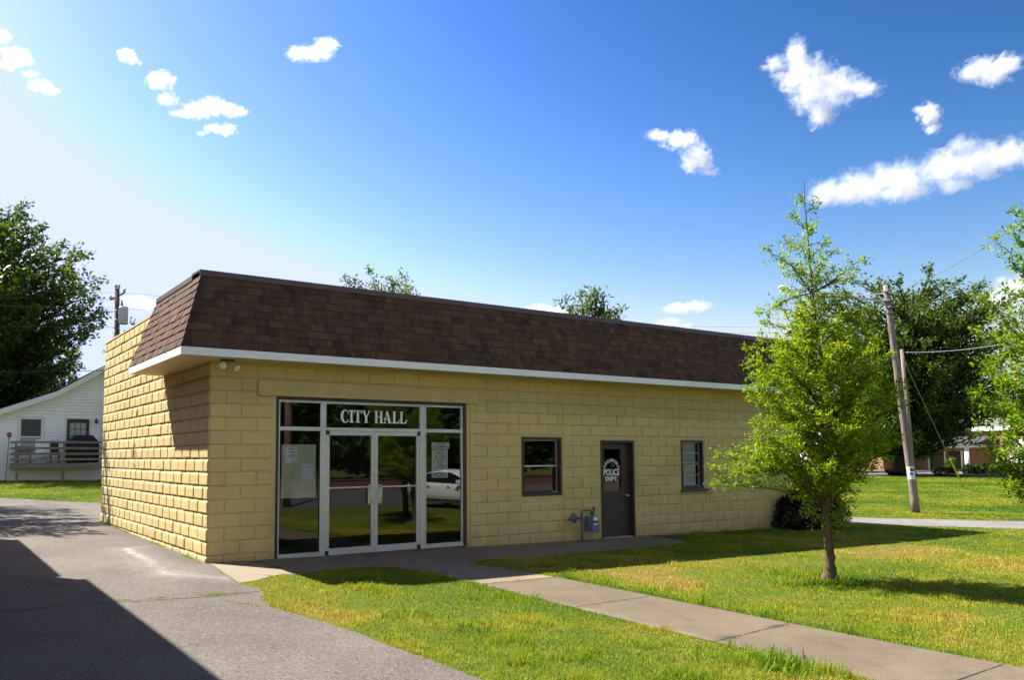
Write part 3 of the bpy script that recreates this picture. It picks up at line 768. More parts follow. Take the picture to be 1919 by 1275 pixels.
for c, e in ((1.444, zb_-.05), (za+.09, 1.418)):
    bar(s2, xa+.05, xb-.068, e-.016, e, .095, .115); bar(s2, xb-.068, xb-.052, c, e, .095, .115); bar(s2, xa+.05, xb-.068, c+(e-c)*.47, c+(e-c)*.47+.014, .095, .115)
    bar(s2, xa+.05, xb-.068, c, c+.014, .095, .115)
s2.build('sash', M['alu'], win2)
bl = MB(); z = za+.10; k = 0
while z < zb_-.05:
    bl.box(xa+.02, .135, z, xb-.135, .142, z+.0205, M4=None); z += .022
bl.build('blind', M['blind'], win2)
g = MB(); g.face([(xa+.05, .118, za+.09), (xb-.05, .118, za+.09), (xb-.05, .118, zb_-.05), (xa+.05, .118, zb_-.05)]); g.build('pane', M['glass_clear'], win2, fixn=False)
# police door
xa, xb, za, zb_ = 8.115, 9.085, -.115, 1.942
d = MB(); bar(d, xa, xa+.045, za, zb_, .002, .2); bar(d, xb-.055, xb, za, zb_, .002, .2); bar(d, xa+.045, xb-.055, zb_-.05, zb_, .002, .2)
pframe = d.build('police_door', M['brown'], hall)
lf = MB(); y0, y1 = .11, .155; lx0, lx1 = xa+.047, xb-.057; gx0, gx1, gz0, gz1 = 8.275, 8.775, .86, 1.755
bar(lf, lx0, gx0, za+.03, zb_-.052, y0, y1); bar(lf, gx1, lx1, za+.03, zb_-.052, y0, y1); bar(lf, gx0, gx1, gz1, zb_-.052, y0, y1); bar(lf, gx0, gx1, za+.03, gz0, y0, y1)
leaf = lf.build('leaf', M['brown'], pframe)
md = MB(); t = .02
for a in ((gx0-t, gx0, gz0-t, gz1+t), (gx1, gx1+t, gz0-t, gz1+t), (gx0, gx1, gz1, gz1+t), (gx0, gx1, gz0-t, gz0)): bar(md, *a, y0-.012, y0)
md.build('glazing_bead', M['brown'], pframe)
g = MB(); g.face([(gx0, .13, gz0), (gx1, .13, gz0), (gx1, .13, gz1), (gx0, .13, gz1)]); g.build('pane', M['glass_dark'], pframe, fixn=False)
tm = MB(); ty = .127
cxp, rad = 8.528, .272
zc = 1.372; word = 'WOODBURN'
for i, ch in enumerate(word):
    ang = math.radians(68 - 136*i/(len(word)-1)); 
    Mx = Matrix.Translation((cxp-.212*math.sin(ang), 0, zc-.075+.222*math.cos(ang))) @ Matrix.Rotation(ang*-.86, 4, 'Y')
    add_text(tm, ch, -.026, .026, -.036, .036, ty, .028, Mx)
add_text(tm, 'POLICE', 8.300, 8.758, 1.196, 1.338, ty, .035)
add_text(tm, 'DEPT.', 8.345, 8.712, 1.082, 1.172, ty, .035)
tm.build('lettering', M['letter'], pframe)
kb = MB(); Rx = Matrix.Rotation(math.radians(90), 4, 'X')
kb.lathe([(.028, 0), (.028, .006), (.012, .010), (.012, .035), (.026, .042), (.028, .058), (.018, .070)], 14, Matrix.Translation((8.925, .11, .765)) @ Rx); kb.build('knob', M['steel'], pframe)
lk = MB(); lk.lathe([(.02, 0), (.02, .008), (.012, .012)], 12, Matrix.Translation((8.925, .11, 1.26)) @ Rx); lk.build('lock', M['brown'], pframe)
ts = MB(); ts.bbox(xa+.047, .03, za-.02, xb-.057, .155, za+.022, .005); ts.build('threshold', M['alu'], pframe)

# conduit and pipe stubs on the side wall
cdm = MB()
cdm.tube([(-.035, 5.15, 1.60), (-.035, 5.15, 1.95)], .018, 8); cdm.tube([(-.03, 5.15, 1.60), (-.05, 5.05, 1.50), (-.02, 5.0, 1.42)], .010, 6); cdm.build('conduit', M['plaster'], hall); cdm = MB(); cdm.tube([(-.03, 4.95, 2.42), (-.03, 4.95, 2.62)], .014, 6)
cdm.build('conduit', M['plaster'], hall)

# floodlight under the soffit
fl = thing('floodlight', 'twin-bulb floodlight fixed under the white eave near the corner', 'floodlight', (.19, -.22, SOF))
b = MB(); b.bbox(.09, -.27, SOF-.028, .29, -.17, SOF-.0, .006); b.build('bracket', M['rust'], fl)
for sx, tgt in ((-1, V((.055, -.40, SOF-.135))), (1, V((.325, -.36, SOF-.165)))):
    st = V((.19+.05*sx, -.22, SOF-.03)); dv = (tgt-st).normalized(); q = dv.to_track_quat('Z', 'Y').to_matrix().to_4x4()
    a = MB(); a.tube([st, st+dv*.075], .018, 10); a.build('arm', M['bulb'], fl)
    c = MB(); c.lathe([(.020, .07), (.026, .085), (.050, .15), (.060, .165), (.060, .178), (.045, .186), (.015, .190)], 16, Matrix.Translation(st) @ q); c.build('bulb', M['bulb'], fl)

# gas meter
gmt = thing('gas_meter', 'blue-grey gas meter with pipes on the tan wall left of the police door', 'gas meter', (7.55, -.2, gz(7.5, -.2)))
p = MB(); zg = gz(7.36, -.2)
p.tube([(7.385, -.20, zg-.02), (7.385, -.20, .18), (7.385, -.20, .47), (7.40, -.20, .50), (7.43, -.20, .515), (7.60, -.20, .515), (7.635, -.20, .50), (7.645, -.20, .47), (7.645, -.20, .42)], .019, 10)
for zz in (.08, .30, .44): p.tube([(7.385, -.20, zz-.02), (7.385, -.20, zz+.02)], .026, 10)
p.tube([(7.70, -.20, .41), (7.70, -.20, .47), (7.715, -.19, .50), (7.75, -.17, .515), (7.79, -.14, .52), (7.80, -.10, .50), (7.80, -.10, .40)], .018, 10); p.tube([(7.80, -.10, .54), (7.80, -.10, .46), (7.80, .0, .44)], .021, 10)
p.tube([(7.80, -.10, .50), (7.80, -.10, .58)], .024, 10)
p.build('pipe', M['gaspipe'], gmt)
r = MB(); r.lathe([(.02, -.03), (.095, -.028), (.10, -.012), (.10, .0), (.085, .012), (.045, .022), (.04, .06), (.02, .062)], 20, Matrix.Translation((7.245, -.14, .375)) @ Matrix.Rotation(math.radians(80), 4, 'X') @ Matrix.Rotation(math.radians(25), 4, 'Y'))
r.tube([(7.245, -.18, .375), (7.385, -.20, .375)], .024, 10); r.tube([(7.14, -.08, .345), (7.24, -.12, .35)], .012, 8); r.build('regulator', M['gaspipe'], gmt)
bdy = MB(); bdy.bbox(7.555, -.245, .085, 7.80, -.09, .40, .03); bdy.bbox(7.575, -.29, .07, 7.785, -.24, .28, .024); bdy.bbox(7.60, -.27, .28, 7.76, -.235, .41, .015); bdy.build('meter_body', M['gas'], gmt)
fc = MB(); fc.bbox(7.635, -.279, .31, 7.735, -.268, .385, .003); fc.bbox(7.635, -.297, .225, 7.72, -.288, .262, .003); fc.build('dial', M['paper'], gmt)
fw = MB(); fw.bbox(7.60, -.282, .285, 7.755, -.266, .302, .003); fw.bbox(7.645, -.299, .242, 7.69, -.289, .252, .001); fw.build('index_window', M['black'], gmt)

# notices inside the glass
def lines(mb, x0, x1, ztop, zbot, spec, y, r):
    n = len(spec); h = (ztop-zbot)/n
    for i, (wd, dens) in enumerate(spec):
        if wd == 0: continue
        cx = (x0+x1)/2; a = cx-wd*(x1-x0)/2; e = cx+wd*(x1-x0)/2; z = ztop-(i+.72)*h
        while a < e:
            q = a + r.uniform(.010, .026)*dens
            if r.random() > .16: mb.box(a, y-.0006, z, min(q, e), y, z+h*.45*r.uniform(.8, 1.05))
            a = q + .005
nb = thing('notice_board', 'pale-framed glass notice board inside the left storefront pane', 'notice board', (1.49, .1, .93))
Y0 = .068
b = MB(); b.face([(1.225, Y0+.012, .97), (1.765, Y0+.012, .965), (1.77, Y0+.012, 1.79), (1.23, Y0+.012, 1.79)]); b.build('backing', M['board'], nb, fixn=False)
b = MB(); bar(b, 1.195, 1.225, .945, 1.82, Y0, Y0+.02); bar(b, 1.762, 1.79, .945, 1.82, Y0, Y0+.02); bar(b, 1.225, 1.762, .945, .97, Y0, Y0+.02); bar(b, 1.225, 1.762, 1.795, 1.82, Y0, Y0+.02); b.build('frame', M['boardframe'], nb)
rr = random.Random(5)
pp1 = thing('paper_notice', 'white typed sheet pinned at the upper left of the notice board', 'paper', (1.35, Y0, 1.52))
b = MB(); b.box(1.253, Y0+.004, 1.520, 1.458, Y0+.006, 1.785); b.build('sheet', M['paper'], pp1)
b = MB(); lines(b, 1.265, 1.446, 1.765, 1.60, [(.55, 1), (.42, 1), (.8, 1), (0, 0), (.9, 1), (.75, 1)], Y0+.0035, rr); b.build('typing', M['ink'], pp1)
pp2 = thing('paper_notice', 'white sheet with two faint lines pinned at the lower right of the notice board', 'paper', (1.65, Y0, 1.23))
b = MB(); b.box(1.548, Y0+.004, 1.235, 1.752, Y0+.006, 1.495); b.build('sheet', M['paper'], pp2)
b = MB(); lines(b, 1.56, 1.74, 1.47, 1.36, [(.75, .6), (0, 0), (.4, .6)], Y0+.0035, rr); b.build('typing', M['inkgrey'], pp2)
lb_ = thing('letter_board', 'white changeable-letter board listing the city commission in the right storefront pane', 'sign', (4.22, .1, 1.22))
b = MB(); b.box(4.045, Y0+.004, 1.225, 4.385, Y0+.016, 1.752); b.build('panel', M['paper'], lb_)
hd = MB(); hd.bbox(4.035, Y0-.008, 1.758, 4.415, Y0+.016, 1.868, .004); hd.build('header', M['paper'], lb_)
tx = MB(); add_text(tx, 'WOODBURN', 4.125, 4.320, 1.822, 1.852, Y0-.009, .01); add_text(tx, 'CITY COMMISSION', 4.052, 4.402, 1.775, 1.805, Y0-.009, .01); tx.build('header_lettering', M['ink'], lb_)
b = MB(); lines(b, 4.06, 4.37, 1.745, 1.232, [(.9, 1), (.45, 1), (.65, 1), (.78, 1), (.68, 1), (.6, 1), (.85, 1), (.3, 1), (.55, 1), (.65, 1), (0, 1), (.55, 1), (.65, 1), (.92, 1), (.55, 1)], Y0+.0035, rr); b.build('lettering', M['ink'], lb_)
cord = MB(); cord.tube([(4.06, Y0, 1.868), (3.98, Y0+.01, 2.05)], .002, 5); cord.build('hanging_cord', M['inkgrey'], lb_); cord = MB(); cord.tube([(4.39, Y0, 1.868), (4.44, Y0+.01, 2.05)], .002, 5); cord.build('hanging_cord', M['inkgrey'], lb_)
#PART2
# ------------------------------------------------------------------ trees
def quads_obj(name, v, tone, mat, parent):     # v: (N,4,3)
    N = len(v); me = bpy.data.meshes.new(name)
    me.vertices.add(N*4); me.vertices.foreach_set('co', v.astype(np.float32).ravel())
    me.loops.add(N*4); me.loops.foreach_set('vertex_index', np.arange(N*4, dtype=np.int32))
    me.polygons.add(N); me.polygons.foreach_set('loop_start', np.arange(0, N*4, 4, dtype=np.int32))
    me.update(calc_edges=True)
    at = me.attributes.new('tone', 'FLOAT', 'FACE'); at.data.foreach_set('value', tone.astype(np.float32))
    me.materials.append(mat); o = bpy.data.objects.new(name, me); COL.objects.link(o)
    if parent: o.parent = parent; o.matrix_parent_inverse = Matrix.Translation(-absloc(parent))
    return o
def unit(a): return a/np.maximum(np.linalg.norm(a, axis=-1, keepdims=True), 1e-9)
def leaf_quads(p, d, L, Wd, rng, flop=.5):
    N = len(p); up = np.array([0, 0, 1.0]); r = rng.normal(size=(N, 3)); nrm = unit(up*1.0 + r*flop)
    s = unit(np.cross(d, nrm)); nrm = np.cross(s, d)
    L = L[:, None]; Wd = Wd[:, None]
    return np.stack([p, p+d*L*.5+s*Wd*.5+nrm*Wd*.12, p+d*L, p+d*L*.5-s*Wd*.5+nrm*Wd*.12], 1)
def tree(name, label, cat, trunk, trad, prof, nb, leaf, twig, spacing, per, mats, seed, group=None, weight=None, rise_f=(.45, .95), start=.3, droop=0, btaper=.011, flop=.6, extra=(), tone_mu=.45, tone_sd=.22, accent=0.0, aspect=.38, trunk_n=10, lump=0):
    """trunk: world points; prof: (z, left, right) crown reach along the view's sideways axis"""
    rng = np.random.default_rng(seed); rd = random.Random(seed)
    base = V(trunk[0]); root = thing(name, label, cat, (base.x, base.y, base.z), group)
    tz = [p.z for p in trunk]
    def on_trunk(z):
        z = max(tz[0], min(tz[-1], z))
        for i in range(len(tz)-1):
            if tz[i] <= z <= tz[i+1]:
                f = (z-tz[i])/max(1e-6, tz[i+1]-tz[i]); return V(trunk[i]).lerp(V(trunk[i+1]), f), trad[i]+(trad[i+1]-trad[i])*f
        return V(trunk[-1]), trad[-1]
    def ext(z):
        for i in range(len(prof)-1):
            a, b = prof[i], prof[i+1]
            if a[0] <= z <= b[0]:
                f = (z-a[0])/max(1e-6, b[0]-a[0]); return a[1]+(b[1]-a[1])*f, a[2]+(b[2]-a[2])*f
        return prof[-1][1:] if z > prof[-1][0] else prof[0][1:]
    tb = MB()
    fine = []; fr_ = []
    for i in range(len(trunk)-1):
        k = 4 if lump else 2
        for j in range(k):
            f = j/k; fine.append(V(trunk[i]).lerp(V(trunk[i+1]), f) + V((rd.gauss(0, 1), rd.gauss(0, 1), 0))*trad[i]*.06); fr_.append((trad[i]+(trad[i+1]-trad[i])*f)*(1+rd.uniform(-lump, lump)))
    fine.append(V(trunk[-1])); fr_.append(trad[-1]); fine[0] = V(trunk[0])-V((0, 0, .1))
    tb.tube(fine, fr_, trunk_n)
    tb.build('trunk', mats[1], root)
    bb = MB(); P = []; D = []; T = []
    side = V((RGT.x, RGT.y, 0)).normalized(); deep = V((-side.y, side.x, 0))
    zs = np.linspace(prof[0][0], prof[-1][0], 60); wts = np.array([(sum(ext(z))*.5+.02)**(weight or 1.2) for z in zs]); cum = np.cumsum(wts)/wts.sum()
    tasks = []
    for k in range(nb):
        z = float(np.interp((k+.5)/nb + rd.uniform(-.3, .3)/nb, cum, zs)); az_ = k*2.39996+rd.uniform(-.3, .3)
        l, r_ = ext(z); c, s_ = math.cos(az_), math.sin(az_); e = (r_ if c > 0 else l); em = (l+r_)/2
        q = .60+.50*rd.random()**.8 if k % 4 else rd.uniform(.3, .65)
        p0, _ = on_trunk(z); end = p0 + side*(c*e*q) + deep*(s_*em*q); end.z = z
        tasks.append((end, None))
    for ex in extra: tasks.append((V(ex[0]), V(ex[1])))
    for end, st0 in tasks:
        p0, _ = on_trunk(end.z); rr_ = (end-p0).length
        zst = max(tz[0]+(prof[0][0]-tz[0])*.75, end.z - rr_*rd.uniform(*rise_f)); st, tr_ = on_trunk(zst)
        if st0 is not None: st = st0; tr_ = btaper*2
        ln = (end-st).length
        mid = st.lerp(end, .5) + V((rd.gauss(0, .07), rd.gauss(0, .07), rd.uniform(-.02, .14)))*ln
        n = max(4, int(ln/(spacing*1.6))); pts = []
        for i in range(n+1):
            t = i/n; p = st*(1-t)**2 + mid*2*t*(1-t) + end*t*t
            p = p + V((rd.gauss(0, 1), rd.gauss(0, 1), rd.gauss(0, 1)))*ln*.012; p.z -= droop*t*t*ln; pts.append(p)
        b0 = min(tr_*.6, btaper*(.6+ln*.5/max(.6, rr_+.001)))
        bb.tube(pts, [b0*(1-i/n*.82) for i in range(n+1)], 5, cap=False)
        na = max(2, int(ln*(1-start)/spacing))
        for a in range(na+1):
            t = start+(1-start)*a/na; i = min(n-1, int(t*n)); p = pts[i].lerp(pts[i+1], t*n-i)
            ax = (pts[i+1]-pts[i]).normalized()
            for tw in range(2 if a < na else 3):
                rv = V((rd.gauss(0, 1), rd.gauss(0, 1), rd.gauss(0, .8)+.25)); dirv = (ax*.75 + rv.normalized()*.9).normalized()
                L = twig*rd.uniform(.55, 1.25)*(.75 if a == na else 1)
                if rd.random() < .5: bb.tube([p, p+dirv*L*.8], [b0*.2+.0006, b0*.08+.0004], 3, cap=False)
                tm_ = rd.gauss(tone_mu, tone_sd*.7)
                for q in range(per):
                    f = (q+rd.random())/per
                    P.append(p + dirv*(L*f)); v = (dirv*.55 + V((rd.gauss(0, 1), rd.gauss(0, 1), rd.gauss(0, .7))).normalized()).normalized(); D.append(v)
                    T.append(1.0 if rd.random() < accent else max(0, min(.85, tm_+rd.gauss(0, tone_sd*.7))))
    bb.build('branches', mats[1], root)
    P = np.array([tuple(p) for p in P]); D = np.array([tuple(p) for p in D]); N = len(P)
    P = P + rng.normal(size=(N, 3))*twig*.10
    L = leaf*rng.uniform(.65, 1.25, N); q = leaf_quads(P, D, L, L*aspect*rng.uniform(.8, 1.2, N), rng, flop)
    quads_obj('crown', q, np.array(T), mats[0], root)
    return root

def px_prof(D, rows, k=1.0):    # rows: (y, centre x, left px, right px)
    s = D/F_PX; return sorted([(at_d(cx, y, D).z, l*s*k, r*s*k) for y, cx, l, r in rows])
D1 = 11.72
tp = [(1555, 1092), (1556, 1065), (1554, 1025), (1548, 983), (1546, 932), (1542, 895), (1543, 850), (1546, 790), (1543, 720), (1536, 650), (1525, 575), (1520, 508), (1513, 433), (1508, 380), (1507, 336)]
trunk1 = [at_d(x, y, D1) for x, y in tp]; trunk1[0].z = gz(trunk1[0].x, trunk1[0].y)
tr1 = [.118, .078, .060, .055, .055, .046, .045, .038, .030, .024, .018, .013, .009, .006, .003]
prof1 = px_prof(D1, [(338, 1507, 5, 5), (375, 1508, 15, 13), (430, 1513, 30, 30), (462, 1515, 46, 42), (495, 1519, 44, 52), (530, 1522, 44, 42), (560, 1523, 62, 62), (620, 1532, 98, 98), (680, 1540, 122, 124), (740, 1544, 126, 126), (800, 1545, 138, 122), (850, 1543, 140, 108), (885, 1543, 110, 92), (912, 1544, 50, 45)])
ex1 = []
def off(x, y, dd=0): return at_d(x, y, D1+dd)
fork = off(1533, 925)
for x, y, dd in ((1345, 862, -.1), (1362, 900, .1), (1340, 905, 0), (1385, 880, -.3), (1370, 845, .2), (1400, 905, .25), (1420, 850, -.5), (1335, 880, .2)): ex1.append((off(x, y, dd), off(1512, 882, 0) if dd else fork))
for x, y, dd in ((1590, 945, .1), (1597, 925, -.1), (1575, 965, .15), (1512, 960, -.15), (1508, 930, .2), (1580, 985, -.1)): ex1.append((off(x, y, dd), off(1547, y+30, 0)))
for x, y, dd in ((1612, 487, 0), (1600, 520, .2), (1440, 468, -.1), (1408, 655, .1), (1412, 690, -.2), (1408, 725, .1), (1425, 590, .1)): ex1.append((off(x, y, dd), trunk1[8 if y > 600 else 10].lerp(trunk1[9 if y > 600 else 11], .4)))
tree('young_tree', 'slender young tree with bright yellow-green leaves standing on the lawn right of the walk', 'tree', trunk1, tr1, prof1, 185, .058, .18, .062, 12,
     (M['leaf_young'], M['bark']), 21, extra=ex1, weight=1.35, accent=.035, tone_mu=.50, lump=.13, start=.28)
D2 = 10.3
tp2 = [(1992, 1080), (1994, 950), (1996, 860), (1996, 740), (1994, 600), (1992, 480), (1990, 360), (1988, 240)]
trunk2 = [at_d(x, y, D2) for x, y in tp2]; trunk2[0].z = gz(trunk2[0].x, trunk2[0].y)
prof2 = px_prof(D2, [(245, 1988, 20, 20), (380, 1990, 85, 80), (430, 1991, 118, 100), (470, 1992, 100, 100), (520, 1992, 75, 90), (560, 1993, 110, 120), (610, 1994, 140, 140), (700, 1996, 160, 160), (800, 1996, 165, 160), (860, 1996, 160, 150), (900, 1995, 120, 120), (925, 1995, 90, 60)], .93)
tree('young_tree', 'leafy young tree cut off by the right edge of the view', 'tree', trunk2, [.09, .065, .05, .04, .03, .02, .012, .004], prof2, 220, .062, .17, .062, 9,
     (M['leaf_young'], M['bark']), 33, weight=1.35, accent=.03, tone_mu=.30, lump=.1, extra=[(at_d(1845, 560, D2), trunk2[3]), (at_d(1866, 448, D2), trunk2[4]), (at_d(1828, 745, D2), trunk2[2]), (at_d(1832, 690, D2), trunk2[2]), (at_d(1885, 915, D2-.2), trunk2[1])])

def simple_trunk(x, y0, y1, D, n=5, z0=None):
    pts = [at_d(x+random.uniform(-3, 3), y0+(y1-y0)*i/n, D) for i in range(n+1)]
    pts[0] = at_d(x, y0, D)
    pts[0].z = gz(pts[0].x, pts[0].y) if z0 is None else z0
    return pts
DB = 66.0
tb_ = [at_d(x, y, DB) for x, y in ((1690, 892), (1690, 884), (1690, 868), (1692, 840), (1696, 760), (1702, 680), (1708, 600), (1712, 545))]; tb_[0].z = gz(tb_[0].x, tb_[0].y)
pb = px_prof(DB, [(530, 1712, 75, 62), (545, 1711, 125, 88), (575, 1710, 150, 118), (620, 1706, 155, 140), (680, 1702, 150, 152), (740, 1698, 140, 150), (790, 1695, 130, 120), (830, 1693, 125, 66), (855, 1692, 90, 40)], 1.2)
big = tree('shade_tree', 'huge dark spreading shade tree beyond the far lawn behind the leaning pole', 'tree', tb_, [1.35, .75, .62, .6, .5, .38, .22, .08], pb, 270, .27, 1.1, .48, 13,
     (M['leaf_big'], M['bark_dark']), 5, btaper=.16, weight=1.5, tone_mu=.45, start=.35, aspect=.62, flop=.8)
DL = 46.0
tl = simple_trunk(-45, 905, 350, DL)
pl = px_prof(DL, [(335, -45, 30, 45), (370, -45, 90, 75), (410, -45, 150, 118), (460, -45, 200, 165), (520, -45, 220, 200), (580, -45, 230, 222), (625, -45, 210, 205), (665, -45, 190, 150), (720, -45, 150, 120), (770, -45, 120, 110)])
tree('shade_tree', 'tall dark green tree towering behind the white house at the left edge', 'tree', tl, [.5, .42, .36, .28, .18, .06], pl, 290, .25, .85, .38, 13, (M['leaf_big'], M['bark_dark']), 8, btaper=.10, weight=1.5, tone_mu=.5, aspect=.55, flop=.8)
D3 = 56.0
t3 = simple_trunk(70, 880, 650, D3)
tree('shade_tree', 'lower round tree peeping over the white house roof beside the taller one', 'tree', t3, [.3, .25, .2, .15, .1, .05], px_prof(D3, [(645, 70, 25, 20), (670, 70, 70, 45), (700, 70, 85, 75), (740, 70, 90, 82), (790, 70, 70, 70)]), 80, .30, .75, .40, 8, (M['leaf_far'], M['bark_dark']), 18, btaper=.06, aspect=.55, tone_mu=.4, flop=.8)
D4 = 30.0
t4 = simple_trunk(712, 880, 530, D4)
tree('garden_tree', 'light green tree top showing above the middle of the shingled roof', 'tree', t4, [.16, .13, .1, .08, .05, .02], px_prof(D4, [(518, 712, 70, 72), (545, 712, 84, 74), (600, 712, 95, 85), (680, 712, 90, 90), (760, 712, 60, 60)]), 120, .13, .38, .17, 8, (M['leaf_lime'], M['bark']), 28, btaper=.03, rise_f=(.9, 1.6), tone_mu=.45, aspect=.5)
D5 = 25.0
t5 = simple_trunk(1110, 880, 575, D5)
s5 = D5/F_PX
sumac = tree('sumac_sapling', 'leggy sapling with long pinnate leaves above the right half of the shingled roof', 'tree', t5, [.05, .045, .04, .035, .03, .015], px_prof(D5, [(575, 1110, 50, 48), (610, 1110, 70, 65), (700, 1110, 60, 60)]), 16, .20, .42, .30, 11, (M['leaf_lime'], M['bark']), 44, btaper=.016, tone_mu=.3, tone_sd=.12, aspect=.30, rise_f=(.6, 1.2), start=.55, flop=.4,
     extra=[(at_d(x, y, D5), t5[4]) for x, y in ((1062, 572), (1085, 560), (1118, 550), (1127, 556), (1106, 562), (1156, 588), (1146, 592), (1072, 588), (1128, 575), (1100, 580), (1095, 590), (1125, 590))])
D6 = 40.0
t6 = simple_trunk(262, 880, 605, D6)
tree('garden_tree', 'small feathery tree top just showing over the parapet behind the transformer pole', 'tree', t6, [.1, .09, .08, .06, .04, .02], px_prof(D6, [(604, 262, 14, 14), (622, 250, 40, 22), (680, 240, 55, 40), (760, 240, 45, 40)]), 50, .14, .4, .2, 7, (M['leaf_far'], M['bark']), 48, btaper=.03, tone_mu=.5, aspect=.45)
# trees left of the drive whose shade falls across it
sh1 = [V((-5.0, 12.4, .2)), V((-5.0, 12.4, 2)), V((-4.95, 12.3, 4)), V((-4.9, 12.2, 6)), V((-4.9, 12.2, 8.6))]
shade = tree('yard_tree', 'broad tree beside the left of the drive, nearer of two', 'tree', sh1, [.22, .18, .15, .1, .03], [(3.4, 1.6, 1.5), (4.6, 2.9, 2.5), (6.2, 3.1, 2.7), (7.6, 2.4, 2.1), (8.6, .6, .6)], 90, .17, .5, .24, 8, (M['leaf_far'], M['bark']), 61, btaper=.04, aspect=.5)
s2 = copy_thing(shade, V((-5.3, 17.6, gz(-5.3, 17.6))), 1.3); s2['label'] = 'broad tree beside the left of the drive, farther of two'
shade['group'] = s2['group'] = 'trees along the left of the drive'

# far trees: behind the church and over the street, and across the road the storefront faces
ft = [V((0, 0, 0)), V((0, 0, 2.0)), V((.2, .1, 5)), V((.2, .2, 8)), V((.3, .2, 11))]
def far_tree(label, x, y, group, sc_=1.0, rz=0.0, first=[None], low=False):
    if first[0] is None:
        o = tree('background_tree', label, 'tree', ft, [.42, .33, .26, .18, .06], [(1.0, 3.4, 3.4), (3, 4.6, 4.4), (6, 5.0, 5.0), (9, 3.8, 3.9), (11, 1.0, 1.0)], 120, .42, 1.15, .58, 8, (M['leaf_far'], M['bark_dark']), 71, btaper=.12, aspect=.62, flop=.8)
        first[0] = o
    else: o = copy_thing(first[0])
    o.location = (x, y, gz(x, y)); o.rotation_euler.z = rz; o.scale = (sc_, sc_, sc_*random.uniform(.9, 1.1)); o['label'] = label; o['group'] = group
    return o
for i, (px, D, s) in enumerate(((1590, 118, .85), (1648, 125, .8), (1700, 128, .9), (1765, 135, 1.15), (1850, 140, 1.2), (1935, 125, 1.1))):
    p = at_d(px, 870, D); far_tree('distant green tree in the row behind the far street and brick church', p.x, p.y, 'trees behind the church', s, i*1.1)
for i, x in enumerate((4, 12.5, 19, 25.5, 32.5, 39.5, 47, 56)):
    far_tree('full green tree in the row across the road, mirrored in the storefront', x, -40-2.5*(i % 2)-(i % 3), 'trees across the road', 1.05+.12*(i % 3), i*.9)
for i, x in enumerate((15, 22.5, 29, 36, 43)):
    far_tree('full green tree in the row across the road, mirrored in the storefront', x, -50-1.5*(i % 2), 'trees across the road', 1.25, 2+i*.7)

# shrub by the right end of the front wall
sb = thing('barberry_shrub', 'dense dark purple shrub against the right end of the front wall', 'shrub', (14.75, -.35, gz(14.7, -.3)))
rng = np.random.default_rng(9); N = 20000
u = unit(rng.normal(size=(N, 3))); rad_ = rng.uniform(.55, 1.0, N)**.5
ce = np.array([14.75, -.32, gz(14.7, -.3)+.32]); nz = np.array([noise.noise(V(tuple(p*1.9))) for p in u])
P = ce + u*np.array([1.05, .72, .74])*(rad_*(1+.32*nz))[:, None]; P[:, 2] = np.maximum(P[:, 2], gz(14.7, -.3)+.02)
q = leaf_quads(P, unit(u+rng.normal(size=(N, 3))*.7+np.array([0, 0, .5])), rng.uniform(.035, .085, N), rng.uniform(.022, .042, N), rng, .8)
quads_obj('foliage', q, rng.uniform(0, 1, N), M['leaf_bar'], sb)
b = MB()
for i in range(60):
    a = rng.uniform(0, 6.28); e = rng.uniform(.2, 1); top = V((14.75+1.0*e*math.cos(a), -.32+.68*e*math.sin(a), gz(14.7, -.3)+rng.uniform(.6, 1.12)*(1.15-.5*e)))
    b.tube([V((14.75+.15*math.cos(a), -.32+.15*math.sin(a), gz(14.7, -.3))), V((14.75, -.32, .2)).lerp(top, .6), top], [.008, .006, .002], 4, cap=False)
b.build('stems', M['bark_dark'], sb)

